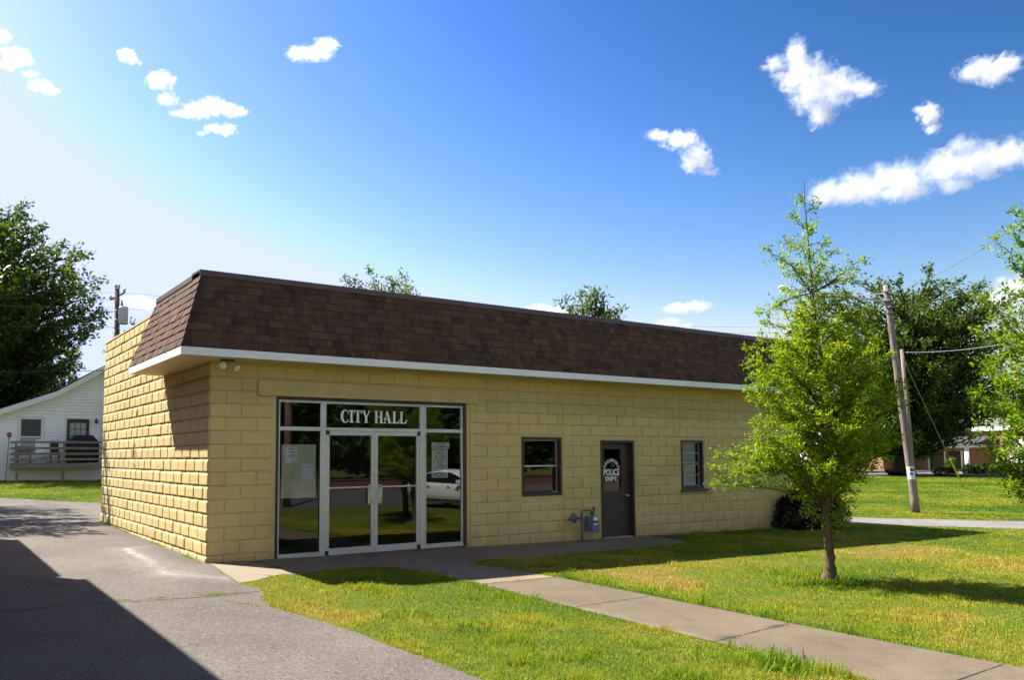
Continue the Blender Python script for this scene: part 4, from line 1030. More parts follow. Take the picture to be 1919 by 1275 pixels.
# ------------------------------------------------------------------ grass
LAWN_CUT = [DRIVE, SLAB, WALK, LANE]
def nz2(x, y, s, seed):
    r = np.random.default_rng(seed); out_ = np.zeros_like(x)
    for o in range(3):
        g = r.uniform(-1, 1, (64, 64)); xx = x/s*(2**o); yy = y/s*(2**o); xi = np.floor(xx).astype(int); yi = np.floor(yy).astype(int); fx = xx-xi; fy = yy-yi
        fx = fx*fx*(3-2*fx); fy = fy*fy*(3-2*fy); G = lambda a, b_: g[a % 64, b_ % 64]
        out_ += (G(xi, yi)*(1-fx)*(1-fy)+G(xi+1, yi)*fx*(1-fy)+G(xi, yi+1)*(1-fx)*fy+G(xi+1, yi+1)*fx*fy)*(.5**o)
    return out_
def blades(name, x, y, h, wd, tone, lean, rng, mat):
    N = len(x); z = gz_np(x, y); az_ = rng.uniform(0, 2*np.pi, N); la = rng.uniform(0, 2*np.pi, N); ln = np.abs(rng.normal(0, 1, N))*lean*h
    sx, sy = np.cos(az_)*wd/2, np.sin(az_)*wd/2; lx, ly = np.cos(la)*ln, np.sin(la)*ln
    v = np.empty((N, 5, 3), np.float32)
    v[:, 0] = np.stack([x-sx, y-sy, z-.01], 1); v[:, 1] = np.stack([x+sx, y+sy, z-.01], 1)
    v[:, 2] = np.stack([x+sx*.8+lx*.35, y+sy*.8+ly*.35, z+h*.6], 1); v[:, 3] = np.stack([x-sx*.8+lx*.35, y-sy*.8+ly*.35, z+h*.6], 1)
    v[:, 4] = np.stack([x+lx, y+ly, z+h*np.clip(1.05-.35*ln/h, .55, 1.0)], 1)
    me = bpy.data.meshes.new(name); me.vertices.add(N*5); me.vertices.foreach_set('co', v.ravel())
    li = (np.arange(N, dtype=np.int32)*5)[:, None]+np.array([0, 1, 2, 3, 3, 2, 4], np.int32); me.loops.add(N*7); me.loops.foreach_set('vertex_index', li.ravel())
    me.polygons.add(N*2); me.polygons.foreach_set('loop_start', ((np.arange(N, dtype=np.int32)*7)[:, None]+np.array([0, 4], np.int32)).ravel())
    me.update(calc_edges=True); at = me.attributes.new('tone', 'FLOAT', 'FACE'); at.data.foreach_set('value', np.repeat(tone, 2).astype(np.float32))
    me.materials.append(mat); o = bpy.data.objects.new(name, me); COL.objects.link(o); return o
rng = np.random.default_rng(77)
NT = 1450000
th0, th1 = math.radians(33.9-37), math.radians(33.9+43); pw = 1.6; dn, dx_ = 5.5, 68.0
d = (rng.uniform(0, 1, NT)*(dx_**(2-pw)-dn**(2-pw))+dn**(2-pw))**(1/(2-pw)); a = rng.uniform(th0, th1, NT)
x = CAM.x+d*np.sin(a); y = CAM.y+d*np.cos(a)
edge = rng.normal(0, .018, (2, NT))
keep = ~inpoly_np(x+edge[0], y+edge[1], DRIVE)
for poly in (SLAB, WALK, LANE): keep &= ~inpoly_np(x+edge[0]*.7, y+edge[1]*.7, poly)
keep &= ~((x > -.02) & (x < XE+.02) & (y > -.02) & (y < YE+.02)) & ~((x < 9.4) & (x > -.1) & (y > -.6) & (y < 0)) & (y > -16.4)
keep &= ~((x < -3.9) & (y < 8)) & ~inpoly_np(x, y, strip(ST, -6.3, 4.2))
x, y, d = x[keep], y[keep], d[keep]; N = len(x)
n1 = nz2(x, y, 2.3, 1); n2 = nz2(x, y, .55, 2); n3 = nz2(x, y, .22, 3); n4 = nz2(x, y, 9, 4)
tone = .50+.30*n1+.26*n2+.16*n3+rng.normal(0, .17, N)
h = .026*(1+.4*n2+.35*n3)*rng.uniform(.6, 1.3, N)
dry = np.exp(-((y+4.1)/.9)**2)*((x > 4.5) & (x < 13)); tone += .46*dry*(1+.9*n1); h *= (1-.35*dry)
bare = (y > -2.6) & (x > 4) & (x < 12) & (y < -1.0); tone += np.where(bare, .12, 0)
we = np.exp(-np.clip(x-3.9, 0, 9)/.16)*((x > 3.7) & (y < -3.6)); tone -= .34*we; h *= 1+.9*we
wl = np.exp(-np.abs(x-2.46)/.12)*((x < 2.6) & (y < -3)); h *= 1+.5*wl; tone -= .08*wl
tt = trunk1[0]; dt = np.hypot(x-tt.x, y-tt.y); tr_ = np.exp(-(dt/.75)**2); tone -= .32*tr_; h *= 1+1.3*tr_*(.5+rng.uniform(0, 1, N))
left = (x < 2.6) & (y < -1); tone += np.where(left, .03, 0)
de = np.exp(-np.abs(x+.12)/.16)*((x < .3) & (y < -2.5)); tone += .16*de
tall = (n3+.6*n2) > .72; h = np.where(tall & (d < 18), h*1.9, h); tone = np.where(tall, tone-.22, tone)
tone -= .24*np.clip((d-16)/12, 0, 1)*(1+.5*n4)
h *= 1+.5*np.clip((d-15)/40, 0, 1)
wd = .0052*(np.maximum(d, 7)/8)**.85*rng.uniform(.7, 1.3, N)
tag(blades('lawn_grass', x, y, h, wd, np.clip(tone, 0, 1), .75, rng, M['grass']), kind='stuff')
# coarse weed clumps
def clump(cx, cy, r, n, h0, tone0):
    q = rng.normal(0, r, (2, n)); return cx+q[0], cy+q[1], h0*rng.uniform(.5, 1.2, n), np.clip(rng.normal(tone0, .1, n), 0, 1)
X = []; Y = []; Hh = []; T = []
for px, py, r, n, h0, t0 in ((1462, 1252, .13, 130, .17, .12), (1475, 1262, .16, 120, .13, .2), (1430, 1250, .12, 80, .12, .2), (1380, 1240, .10, 60, .10, .25), (1520, 1262, .08, 50, .10, .3), (1580, 1272, .06, 40, .13, .25), (1250, 1270, .09, 50, .10, .2), (745, 1158, .10, 40, .12, .18), (800, 1155, .12, 50, .11, .22), (860, 1180, .10, 50, .11, .16), (905, 1190, .12, 60, .10, .2), (960, 1125, .10, 40, .10, .3), (980, 1150, .10, 45, .10, .25),
                             (1495, 1100, .2, 160, .11, .15), (1600, 1098, .25, 200, .12, .15), (1660, 1120, .2, 120, .10, .2), (1350, 1165, .2, 90, .09, .2), (1250, 1125, .15, 70, .09, .2), (1700, 1190, .2, 90, .09, .2), (1880, 1190, .2, 100, .10, .2), (1440, 1155, .15, 90, .10, .2)):
    p = ground_at(px, py); c = clump(p.x, p.y, r, n, h0, t0); X.append(c[0]); Y.append(c[1]); Hh.append(c[2]); T.append(c[3])
X, Y, Hh, T = map(np.concatenate, (X, Y, Hh, T)); k = ~inpoly_np(X, Y, WALK)
tag(blades('lawn_weeds', X[k], Y[k], Hh[k], .009*rng.uniform(.7, 1.4, k.sum()), T[k], .9, rng, M['grass']), kind='stuff')
X = []; Y = []; Hh = []; T = []
def along(a, b, n, r, h0, t0, gaps):
    for i in range(n):
        t = rng.uniform(0, 1)
        if noise.noise(V((t*gaps, a[0]*3.1, 1.7))) < .02: continue
        X.append(a[0]+(b[0]-a[0])*t+rng.normal(0, r)); Y.append(a[1]+(b[1]-a[1])*t+rng.normal(0, r)); Hh.append(h0*rng.uniform(.4, 1.2)); T.append(min(1, max(0, rng.normal(t0, .12))))
ca = tuple(ground_at(100, 1136).xy); cb = tuple(ground_at(300, 1122).xy); cc_ = tuple(ground_at(450, 1113).xy)
along(ca, cb, 420, .018, .022, .5, 7); along(cb, cc_, 900, .028, .026, .42, 6); along(tuple(ground_at(425, 1128).xy), tuple(ground_at(480, 1138).xy), 260, .03, .025, .45, 4)
along((-.05, .2), (-.05, 8.6), 1700, .022, .035, .38, 11)
along((9.6, -.12), (14.2, -.12), 900, .05, .09, .3, 9)
p = ground_at(212, 977)
for i in range(160): X.append(p.x+rng.normal(0, .18)); Y.append(p.y+rng.normal(0, .25)); Hh.append(.07*rng.uniform(.5, 1.3)); T.append(.4)
X, Y, Hh, T = map(np.array, (X, Y, Hh, T))
tag(blades('drive_weeds', X, Y, Hh, .006*rng.uniform(.7, 1.4, len(X)), T, .9, rng, M['grass']), kind='stuff')

# ------------------------------------------------------------------ white house with deck
HY = 32.0; hz = gz(2, HY)
house = thing('white_house', 'white clapboard house with a gable end, dark roof and back door at left', 'house', (2, HY, hz))
pk = (4.15, 6.27); kk = (1.85, 4.80); ev = (-2.6, 3.05); er = (10.5, 2.6)
def roof_z(x):
    pts = [ev, kk, pk, (6.45, 4.80), (10.9, 3.05)]
    for a, b in zip(pts[:-1], pts[1:]):
        if a[0] <= x <= b[0]: return a[1]+(b[1]-a[1])*(x-a[0])/(b[0]-a[0])
    return 3
sid = MB(); hx0, hx1 = -2.0, 10.3; z = hz-.1; lap = .15
HOLES = [(.30, 1.36, 1.75, 3.60), (2.38, 3.40, 1.40, 3.56)]
while z < 6.3:
    z1 = z+lap; segs = [(hx0, hx1)]
    for a, b_, c, e in HOLES:
        if c < z+lap/2 < e: segs = [s for q in segs for s in ((q[0], min(a, q[1])), (max(b_, q[0]), q[1])) if s[1]-s[0] > .02]
    for a, b_ in segs:
        # clip to gable
        xa_ = a; xb_ = b_
        while xa_ < xb_ and roof_z(xa_) < z+.02: xa_ += .05
        while xb_ > xa_ and roof_z(xb_) < z+.02: xb_ -= .05
        if xb_-xa_ < .06: continue
        xm = xa_+.05 if xa_ > a else xa_; xn = xb_-.05 if xb_ < b_ else xb_
        zg_ = z+.028; sid.face([(xa_, HY-.062, zg_), (xb_, HY-.062, zg_), (xn, HY-.045, z1), (xm, HY-.045, z1)]); sid.face([(xa_, HY, zg_), (xb_, HY, zg_), (xb_, HY-.062, zg_), (xa_, HY-.062, zg_)]); sid.face([(xm, HY-.045, z1), (xn, HY-.045, z1), (xn, HY, z1), (xm, HY, z1)])
    z = z1
sid.build('siding', M['siding'], house, fixn=False)
bd = MB(); bd.prism([(hx0, hz-.3), (hx1, hz-.3), (hx1, 3.0), (6.45, 4.7), (4.15, 6.2), (1.85, 4.7), (hx0, 3.2)], HY+.002, HY+9); bd.build('wall', M['siding'], house)
cb_ = MB()
for a in ((.235, .30, 1.7, 3.66), (1.36, 1.43, 1.7, 3.66), (2.31, 2.38, 1.4, 3.62), (3.40, 3.47, 1.4, 3.62), (.30, 1.36, 3.60, 3.66), (2.38, 3.40, 3.56, 3.62), (3.93, 4.02, 1.4, 3.55)): cb_.box(a[0], HY-.08, a[2], a[1], HY-.002, a[3])
cb_.build('casing', M['white_trim'], house)
rf = MB(); tpk = .10
L = [ev, kk, pk, (6.45, 4.80), (10.9, 3.05)]
for a, b_ in zip(L[:-1], L[1:]): rf.prism([a, b_, (b_[0], b_[1]+tpk), (a[0], a[1]+tpk)], HY-.42, HY+9.4)
roof = rf.build('roof', M['roofdark'], house)
rk = MB()
for a, b_ in zip(L[:-1], L[1:]): rk.prism([(a[0], a[1]-.20), (b_[0], b_[1]-.20), (b_[0], b_[1]+tpk-.035), (a[0], a[1]+tpk-.035)], HY-.45, HY-.421)
for a, b_ in zip(L[:-1], L[1:]): rk.prism([(a[0], a[1]-.20), (b_[0], b_[1]-.20), (b_[0], b_[1]-.17), (a[0], a[1]-.17)], HY-.42, HY-.03)
rk.build('bargeboard', M['white_trim'], house)
wn = MB(); wn.box(.30, HY+.0, 1.75, 1.36, HY+.001, 3.60); 
hw = MB()
for a in ((.30, .40, 1.75, 3.60), (1.26, 1.36, 1.75, 3.60), (.40, 1.26, 3.50, 3.60), (.40, 1.26, 1.75, 1.84), (.40, 1.26, 2.62, 2.68)): bar(hw, a[0], a[1], a[2], a[3], HY-.04, HY+.0)
hwin = hw.build('window', M['white_trim'], house)
g = MB(); g.box(.40, HY-.012, 1.84, 1.26, HY-.006, 3.50); g.build('pane', M['dimpane'], hwin)
g = MB(); g.box(.42, HY-.016, 1.84, 1.24, HY-.0125, 2.65); g.build('curtain', M['curtain'], hwin)
dr = MB(); bar(dr, 2.38, 2.52, 1.40, 3.56, HY-.04, HY); bar(dr, 3.26, 3.40, 1.40, 3.56, HY-.04, HY); bar(dr, 2.52, 3.26, 3.36, 3.56, HY-.04, HY); bar(dr, 2.52, 3.26, 1.40, 2.38, HY-.04, HY)
hd_ = dr.build('back_door', M['green_door'], house)
g = MB(); g.box(2.52, HY-.02, 2.38, 3.26, HY-.012, 3.36); g.build('pane', M['curtain'], hd_)
g = MB()
for k in (1, 2): bar(g, 2.52+.74*k/3-.015, 2.52+.74*k/3+.015, 2.38, 3.36, HY-.034, HY-.021, .003)
bar(g, 2.52, 3.26, 2.72, 2.75, HY-.033, HY-.021, .003); bar(g, 2.52, 3.26, 3.04, 3.07, HY-.033, HY-.021, .003); g.build('muntin', M['green_door'], hd_)
lp = MB(); lp.bbox(3.67, HY-.05, 3.32, 3.75, HY-.02, 3.62, .01); lp.lathe([(.02, 0), (.07, .03), (.08, .16), (.05, .22), (.02, .27)], 10, Matrix.Translation((3.71, HY-.13, 3.34))); lp.build('porch_lamp', M['lamp_brown'], house)
# deck
DY = 30.2; dxa, dxb = .02, 4.2; dz = 1.36; gz_d = gz(2, DY)
deck = thing('wooden_deck', 'weathered raised wooden deck with rail boards behind the white house', 'deck', (2, DY, gz_d))
b = MB()
for i in range(13): b.box(dxa, DY+i*.135, dz, dxb, DY+i*.135+.125, dz+.035)
b.build('deck_floor', M['deckwood'], deck)
b = MB(); b.box(dxa-.04, DY-.04, dz-.19, dxb, DY, dz+.03); b.box(dxa-.04, DY, dz-.19, dxa, DY+1.75, dz+.03); b.build('rim_joist', M['deckwood'], deck)
for xx in (dxa+.12, 2.05, 3.93):
    b = MB(); b.bbox(xx-.05, DY+.0, gz_d-.1, xx+.05, DY+.10, dz-.002, .006); b.build('post', M['deckwood'], deck)
for xx in (dxa+.04, 2.05, 3.93):
    b = MB(); b.bbox(xx-.05, DY-.10, dz-.02, xx+.05, DY-.042, dz+1.06, .006); b.build('rail_post', M['deckwood'], deck)
for zz in (.16, .42, .68, .96):
    b = MB(); b.bbox(dxa-.02, DY-.14, dz+zz, dxb, DY-.102, dz+zz+.10, .005); b.build('rail_board', M['deckwood'], deck)
b = MB()
for zz in (.16, .42, .68, .96): b.bbox(dxa-.06, DY-.10, dz+zz, dxa-.022, DY+1.6, dz+zz+.10, .005)
b.build('side_rail', M['deckwood'], deck)
gp = thing('covered_grill', 'barbecue grill under a black cover on the deck in front of the green door', 'grill', (2.95, DY+.6, dz+.035))
b = MB(); z0 = dz+.05
prof = [(2.22, z0), (3.66, z0), (3.66, z0+.98), (3.36, z0+1.32), (2.62, z0+1.32), (2.24, z0+1.02)]
b.prism(prof, DY+.35, DY+.95); bo = b.build('cover', M['black_cloth'], gp)
mo = bo.modifiers.new('bevel', 'BEVEL'); mo.width = .06; mo.segments = 3
for xx in (2.35, 3.5):
    b = MB(); b.tube([(xx, DY+.45, dz+.035), (xx, DY+.45, dz+.12)], .03, 8); b.build('leg', M['black'], gp)
def chair(label, name, x0, wd, back_h, mat, y=DY+.45):
    c = thing(name, label, 'chair', (x0+wd/2, y, dz+.035)); z0 = dz+.036
    b = MB(); b.bbox(x0, y, z0+.36, x0+wd, y+.50, z0+.41, .015); b.build('seat', mat, c)
    b = MB(); b.bbox(x0+.02, y+.46, z0+.45, x0+wd-.02, y+.50, z0+back_h, .02); b.build('backrest', mat, c)
    for xx in (x0+.03, x0+wd-.03):
        for yy in (y+.03, y+.46):
            q = MB(); q.tube([(xx, yy, z0), (xx, yy, z0+.37)], .02, 6); q.build('leg', mat, c)
        q = MB(); q.tube([(xx, y+.03, z0+.38), (xx, y+.03, z0+.62), (xx, y+.48, z0+.64)], .02, 6); q.build('armrest', mat, c)
    return c
chair('white plastic patio chair with a tall back on the deck', 'patio_chair', .92, .60, 1.10, M['white'])
chair('dark patio chair at the left end of the deck', 'patio_chair', .20, .58, .80, M['deckwood'], DY+.7)
chair('black patio chair between the white chair and the covered grill', 'patio_chair', 1.58, .40, 1.06, M['black'], DY+.6)
b = MB(); b.tube([(-.28, DY+.3, gz_d), (-.20, DY+.3, 2.6)], .02, 8); tt_ = thing('garden_torch', 'garden torch on a thin stake beside the left end of the deck', 'torch', (-.28, DY+.3, gz_d)); b.build('stake', M['deckwood'], tt_)
b = MB(); b.lathe([(.03, 0), (.09, .05), (.10, .2), (.06, .24)], 12, Matrix.Translation((-.20, DY+.3, 2.58))); b.build('canister', M['terracotta'], tt_)

# ------------------------------------------------------------------ poles and wires
def wirepts(a, b, sag, n=14): return [V(a).lerp(V(b), i/n) - V((0, 0, 1))*sag*4*(i/n)*(1-i/n) for i in range(n+1)]
DP = 25.7
pb0 = ground_at(1717, 962); ptop = at_d(1660, 535, DP)
lp_ = thing('utility_pole', 'leaning weathered wooden pole with a street-light arm on the right lawn', 'utility pole', tuple(pb0))
def pole_pt(f): return pb0.lerp(ptop, f)
b = MB(); n = 16; b.tube([pole_pt(i/n)-(V((0, 0, .2)) if i == 0 else V()) for i in range(n+1)], [.125-.035*i/n for i in range(n+1)], 14); pu = b.build('post', M['pole'], lp_)
arm0 = pole_pt(.925); arm1 = at_d(1475, 541, DP-.2)
b = MB(); b.tube([arm0, arm0.lerp(arm1, .4)+V((0, 0, .03)), arm0.lerp(arm1, .8)+V((0, 0, .03)), arm1], [.035, .032, .03, .028], 8); b.tube([pole_pt(.90), arm0.lerp(arm1, .06)], .022, 6); b.build('lamp_arm', M['alu'], lp_)
hd2 = (arm1-arm0).normalized(); qm = hd2.to_track_quat('Z', 'Y').to_matrix().to_4x4()
b = MB(); b.lathe([(.03, -.06), (.06, .0), (.085, .08), (.08, .19), (.045, .26), (.01, .28)], 14, Matrix.Translation(arm1) @ qm); b.build('lamp_head', M['white_trim'], lp_)
for f in (.875, .90, .93, .97):
    b = MB(); b.bbox(pole_pt(f).x-.15, pole_pt(f).y-.15, pole_pt(f).z-.03, pole_pt(f).x+.05, pole_pt(f).y+.02, pole_pt(f).z+.03, .01); b.build('bracket', M['gaspipe'], lp_)
nt_ = thing('paper_sign', 'small white printed sign stapled to the leaning pole', 'sign', tuple(pole_pt(.17)))
vd = (CAM-pole_pt(.17)); vd.z = 0; vd.normalize(); sd = V((-vd.y, vd.x, 0))
def band(mb, f0, f1, a0, a1, rr):
    for k in range(6):
        t0 = a0+(a1-a0)*k/6; t1 = a0+(a1-a0)*(k+1)/6
        Q = []
        for f, t in ((f0, t0), (f0, t1), (f1, t1), (f1, t0)): Q.append(pole_pt(f)+(vd*math.cos(t)+sd*math.sin(t))*rr)
        mb.face(Q)
b = MB(); band(b, .145, .175, -.9, .9, .124); band(b, .175, .201, -.9, .9, .124); b.build('sheet', M['paper'], nt_, fixn=False)
b = MB(); band(b, .181, .193, -.1, .75, .127); band(b, .165, .174, -.2, .5, .127); b.build('print', M['purple'], nt_, fixn=False)
sp0 = at_d(1717, 930, 27.2); sp0.z = gz(sp0.x, sp0.y); sp1 = at_d(1690, 655, 27.2)
b = MB(); b.tube([sp0-V((0, 0, .2)), sp0.lerp(sp1, .5), sp1], [.08, .07, .06], 12); st_ = thing('stub_pole', 'shorter grey wooden pole leaning right behind the street-light pole', 'utility pole', tuple(sp0)); b.build('post', M['pole'], st_)
b = MB(); b.tube(wirepts(pole_pt(.965), at_d(1960, 380, 16), .25), .009, 6); b.tube(wirepts(pole_pt(.965), at_d(1470, 548, 33), .1), .008, 5)
tag(b.build('overhead_wire', M['wire_lit'], fixn=False), 'twisted grey overhead cable rising from the leaning pole to the upper right', 'wire')
b = MB(); b.tube(wirepts(sp1-V((0, 0, .1)), at_d(1960, 628, 24), .15), .007, 5); tag(b.build('overhead_wire', M['wire_lit'], fixn=False), 'thin cable running level from the stub pole across the big dark tree', 'wire')
ga = ground_at(1806, 915); gtop = sp1-V((0, 0, .25))
gw = thing('guy_wire', 'slanting guy wire with a yellow guard anchored in the far lawn', 'guy wire', tuple(ga))
b = MB(); b.tube([gtop, ga], .008, 5); b.build('cable', M['wire_lit'], gw, fixn=False)
b = MB(); b.tube([ga+(gtop-ga)*.01, ga+(gtop-ga)*.30], .035, 8); b.build('guard', M['yellow'], gw)
# transformer pole left
DT = 40.0; a_ = at_d(219, 880, DT); a_.z = gz(a_.x, a_.y); bt = at_d(219.5, 541, DT)
tpz = thing('utility_pole', 'wooden transformer pole with a crossarm rising behind the left parapet', 'utility pole', tuple(a_))
b = MB(); b.tube([a_-V((0, 0, .2)), a_.lerp(bt, .5), bt], [.17, .14, .11], 12); b.build('post', M['bark'], tpz)
c0 = at_d(207, 562, DT-.15); c1 = at_d(233, 549, DT+.3)
b = MB(); b.tube([c0, c1], .055, 6); b.tube([at_d(214, 560, DT-.1), at_d(221, 570, DT-.1)], .02, 5); b.build('crossarm', M['pole'], tpz)
for p in (c0, c1, bt+V((.08, 0, 0)), bt-V((.06, 0, 0))):
    b = MB(); b.lathe([(.03, 0), (.075, .04), (.05, .09), (.08, .13), (.03, .2)], 10, Matrix.Translation(p+V((0, 0, .02)))); b.build('insulator', M['transformer'], tpz)
ctr = at_d(230.5, 608, DT-.25)
b = MB(); b.lathe([(.20, 0), (.225, .03), (.225, .78), (.20, .84), (.08, .88)], 16, Matrix.Translation(ctr)); tf = b.build('transformer', M['transformer'], tpz)
b = MB(); b.lathe([(.05, 0), (.06, .12), (.035, .2), (.05, .28)], 10, Matrix.Translation(ctr+V((-.08, -.05, .86)))); b.build('bushing', M['gaspipe'], tf)
b = MB(); b.tube([ctr+V((-.22, .1, .2)), ctr+V((-.34, .16, .2))], .05, 6); b.tube([ctr+V((-.22, .1, .65)), ctr+V((-.34, .16, .65))], .05, 6); b.build('mount', M['gaspipe'], tf)
dirl = V((-1, .22, 0)); dirr = V((1, -.30, 0))
for i, (st, lab, zo) in enumerate(((c0, 'highest thin power line left and right of the transformer pole', 0), (c1, 'second power line strung from the crossarm of the transformer pole', 0), (a_.lerp(bt, .90), 'third power line strung below the crossarm of the transformer pole', 0), (a_.lerp(bt, .80), 'power line strung level with the transformer', 0), (a_.lerp(bt, .575), 'thick low telephone cable passing the transformer pole', 0))):
    b = MB(); r = .006 if i < 4 else .014
    b.tube(wirepts(st, st+dirl*38, .5, 10), r, 5); b.tube(wirepts(st, st+dirr*38, .5, 10), r, 5); tag(b.build('power_line', M['wire'], fixn=False), lab, 'wire')
b = MB(); b.tube([a_.lerp(bt, .82), at_d(196, 690, DT-1)], .012, 5); tag(b.build('guy_wire', M['wire'], fixn=False), 'slanting guy wire left of the transformer pole', 'guy wire')

# ------------------------------------------------------------------ church and small things over the far street
CB = V((85.2, 30.0, 0)); cdx = V((-.2, -.98, 0)).normalized(); cn = V((-cdx.y, cdx.x, 0))   # wall faces -cn
cz = -.15
ch = thing('brick_church', 'orange brick church with white cornice and arched window beyond the far street', 'church', (CB.x, CB.y, cz))
CM = Matrix(((cdx.x*2.1, cn.x, 0, CB.x), (cdx.y*2.1, cn.y, 0, CB.y), (0, 0, 1, cz), (0, 0, 0, 1)))
def cmat(mb, name, mat, parent, uv=False):
    o = mb.build(name, mat, parent); 
    if uv: uv_box(o)
    me = o.data; me.transform(CM); return o
b = MB(); b.box(-12.5, 0, 0, 7, 12, 4.1); b.box(-14.5, -3.2, 0, -3.0, 0.0, 3.0); cmat(b, 'wall', M['brick'], ch, True)
b = MB(); b.box(-12.8, -.3, 4.1, 7.3, 12.3, 4.5); b.box(-14.7, -3.4, 3.0, -2.9, 0.0, 3.3); cmat(b, 'cornice', M['white_trim'], ch)
b = MB(); b.prism_x([(-.3, 4.5), (12.3, 4.5), (6, 5.6)], -12.8, 7.3); cmat(b, 'roof', M['lane'], ch)
b = MB(); b.box(-2.6, -2.6, 2.45, 1.6, -.0, 2.75); 
pt = cmat(b, 'portico', M['white_trim'], ch)
for xx in (-2.4, 1.35):
    b = MB(); b.tube([V((xx, -2.4, 0)), V((xx, -2.4, 2.45))], .12, 10); cmat(b, 'column', M['white_trim'], pt)
b = MB(); b.prism_x([(-2.9, 2.75), (0, 2.75), (0, 3.6)], -2.9, 1.9); cmat(b, 'canopy', M['roofdark'], pt)
b = MB(); b.box(-1.5, -.06, 0, .2, -.005, 2.1); dd = cmat(b, 'door', M['carglass'], ch)
b = MB(); b.box(-1.6, -.08, 0, -1.5, -.0, 2.2); b.box(.2, -.08, 0, .3, 0, 2.2); b.box(-.7, -.08, 0, -.6, -.06, 2.1); cmat(b, 'door_frame', M['white_trim'], dd)
arc = [(2.6, .9), (4.0, .9), (4.0, 2.5)] + [(3.3+.7*math.cos(t), 2.5+.8*math.sin(t)) for t in [math.pi*k/10 for k in range(1, 10)]] + [(2.6, 2.5)]
b = MB(); b.prism(arc, -.08, -.005); aw = cmat(b, 'arched_window', M['white_trim'], ch)
arc2 = [(2.78, 1.05), (3.82, 1.05), (3.82, 2.5)] + [(3.3+.52*math.cos(t), 2.5+.6*math.sin(t)) for t in [math.pi*k/10 for k in range(1, 10)]] + [(2.78, 2.5)]
b = MB(); b.prism(arc2, -.095, -.082); cmat(b, 'pane', M['blind'], aw)
for xx in (-9.6, -12.6):
    b = MB(); b.box(xx, -3.28, .9, xx+1.5, -3.205, 2.3); ww = cmat(b, 'window', M['white_trim'], ch)
    b = MB(); b.box(xx+.15, -3.30, 1.0, xx+1.35, -3.283, 2.2); cmat(b, 'pane', M['blind'], ww)
# fire hydrant
hp_ = ground_at(1634, 886.5); hy = thing('fire_hydrant', 'yellow fire hydrant at the edge of the far street', 'fire hydrant', tuple(hp_))
b = MB(); b.lathe([(.14, 0), (.14, .05), (.10, .06), (.10, .40), (.13, .42), (.13, .46), (.11, .55), (.05, .64), (.04, .70)], 14, Matrix.Translation(hp_)); b.build('barrel', M['hydrant'], hy)
b = MB(); b.tube([hp_+V((-.20, .1, .34)), hp_+V((.20, -.1, .34))], .06, 10); b.tube([hp_+V((0, 0, .34)), hp_+V((-.12, -.16, .34))], .07, 10); b.build('outlet', M['hydrant'], hy)
# small tree by the street and low shrubs
DS = 76.0; ts_ = simple_trunk(1602, 889, 770, DS)
tree('street_tree', 'small street tree with a thin trunk left of the big dark tree', 'tree', ts_, [.22, .2, .18, .14, .1, .05], px_prof(DS, [(765, 1602, 20, 20), (800, 1602, 50, 45), (840, 1602, 50, 50), (862, 1602, 30, 30)]), 60, .32, .8, .45, 7, (M['leaf_far'], M['bark_dark']), 91, btaper=.05, aspect=.55)
def bush(label, px, py, D, rx, rz, seed, mat, name='low_shrub', tone=.5):
    p = at_d(px, py, D); p.z = gz(p.x, p.y); o = thing(name, label, 'shrub', tuple(p)); r = np.random.default_rng(seed); n = 700
    u = unit(r.normal(size=(n, 3))); P = np.array(tuple(p))+np.array([0, 0, rz*.45])+u*np.array([rx, rx*.8, rz*.6])*(r.uniform(.5, 1.05, n)**.5)[:, None]; P[:, 2] = np.maximum(P[:, 2], p.z+.02)
    quads_obj('foliage', leaf_quads(P, unit(u+r.normal(size=(n, 3))*.6), r.uniform(.12, .25, n), r.uniform(.08, .14, n), r, .8), r.uniform(0, 1, n)*tone*2 % 1, mat, o)
    b = MB(); [b.tube([p, p+V((r.normal(0, rx*.4), r.normal(0, rx*.4), rz*.8))], .02, 4) for _ in range(6)]; b.build('stems', M['bark_dark'], o); return o
bush('low reddish shrub on the far lawn edge under the big tree', 1771, 884, 64, .95, .55, 1, leaf_mat('reddish_leaf', (.05, .03, .01), (.16, .06, .02)))
bush('upright green shrub between the brick church and the pole guard', 1782, 878, 72, .5, 1.3, 2, M['leaf_big'])
for i, (px, s) in enumerate(((1815, .5), (1832, .4), (1850, .6), (1868, .5))):
    o = bush('dark low shrub in the line before the brick church', px, 884, 70, s, .75*s+.3, 10+i, M['leaf_big']); o['group'] = 'shrubs before the church'

# ------------------------------------------------------------------ what the glass mirrors: wall, car and pole across the lawn
b = MB()
x = -30.0
b.box(-30, -34.1, -.5, 90, -33.75, .20); b.box(-30, -34.16, .20, 90, -33.69, .26)
lw = b.build('garden_wall', M['brick_red']); uv_box(lw); tag(lw, 'long low red brick wall along the far side of the road', 'wall')
CA = Matrix.Translation((13.75, -14.0, gz(13, -14)+.005)) @ Matrix.Rotation(math.atan2(.98, .20), 4, 'Z')
car = thing('parked_car', 'white parked saloon car mirrored in the right storefront pane', 'car', tuple(CA.translation))
def cbuild(mb, name, mat, par, sm=False, bevel=0):
    o = mb.build(name, mat, par); o.data.transform(CA)
    if bevel: mo = o.modifiers.new('bevel', 'BEVEL'); mo.width = bevel; mo.segments = 3; mo.limit_method = 'ANGLE'
    return o
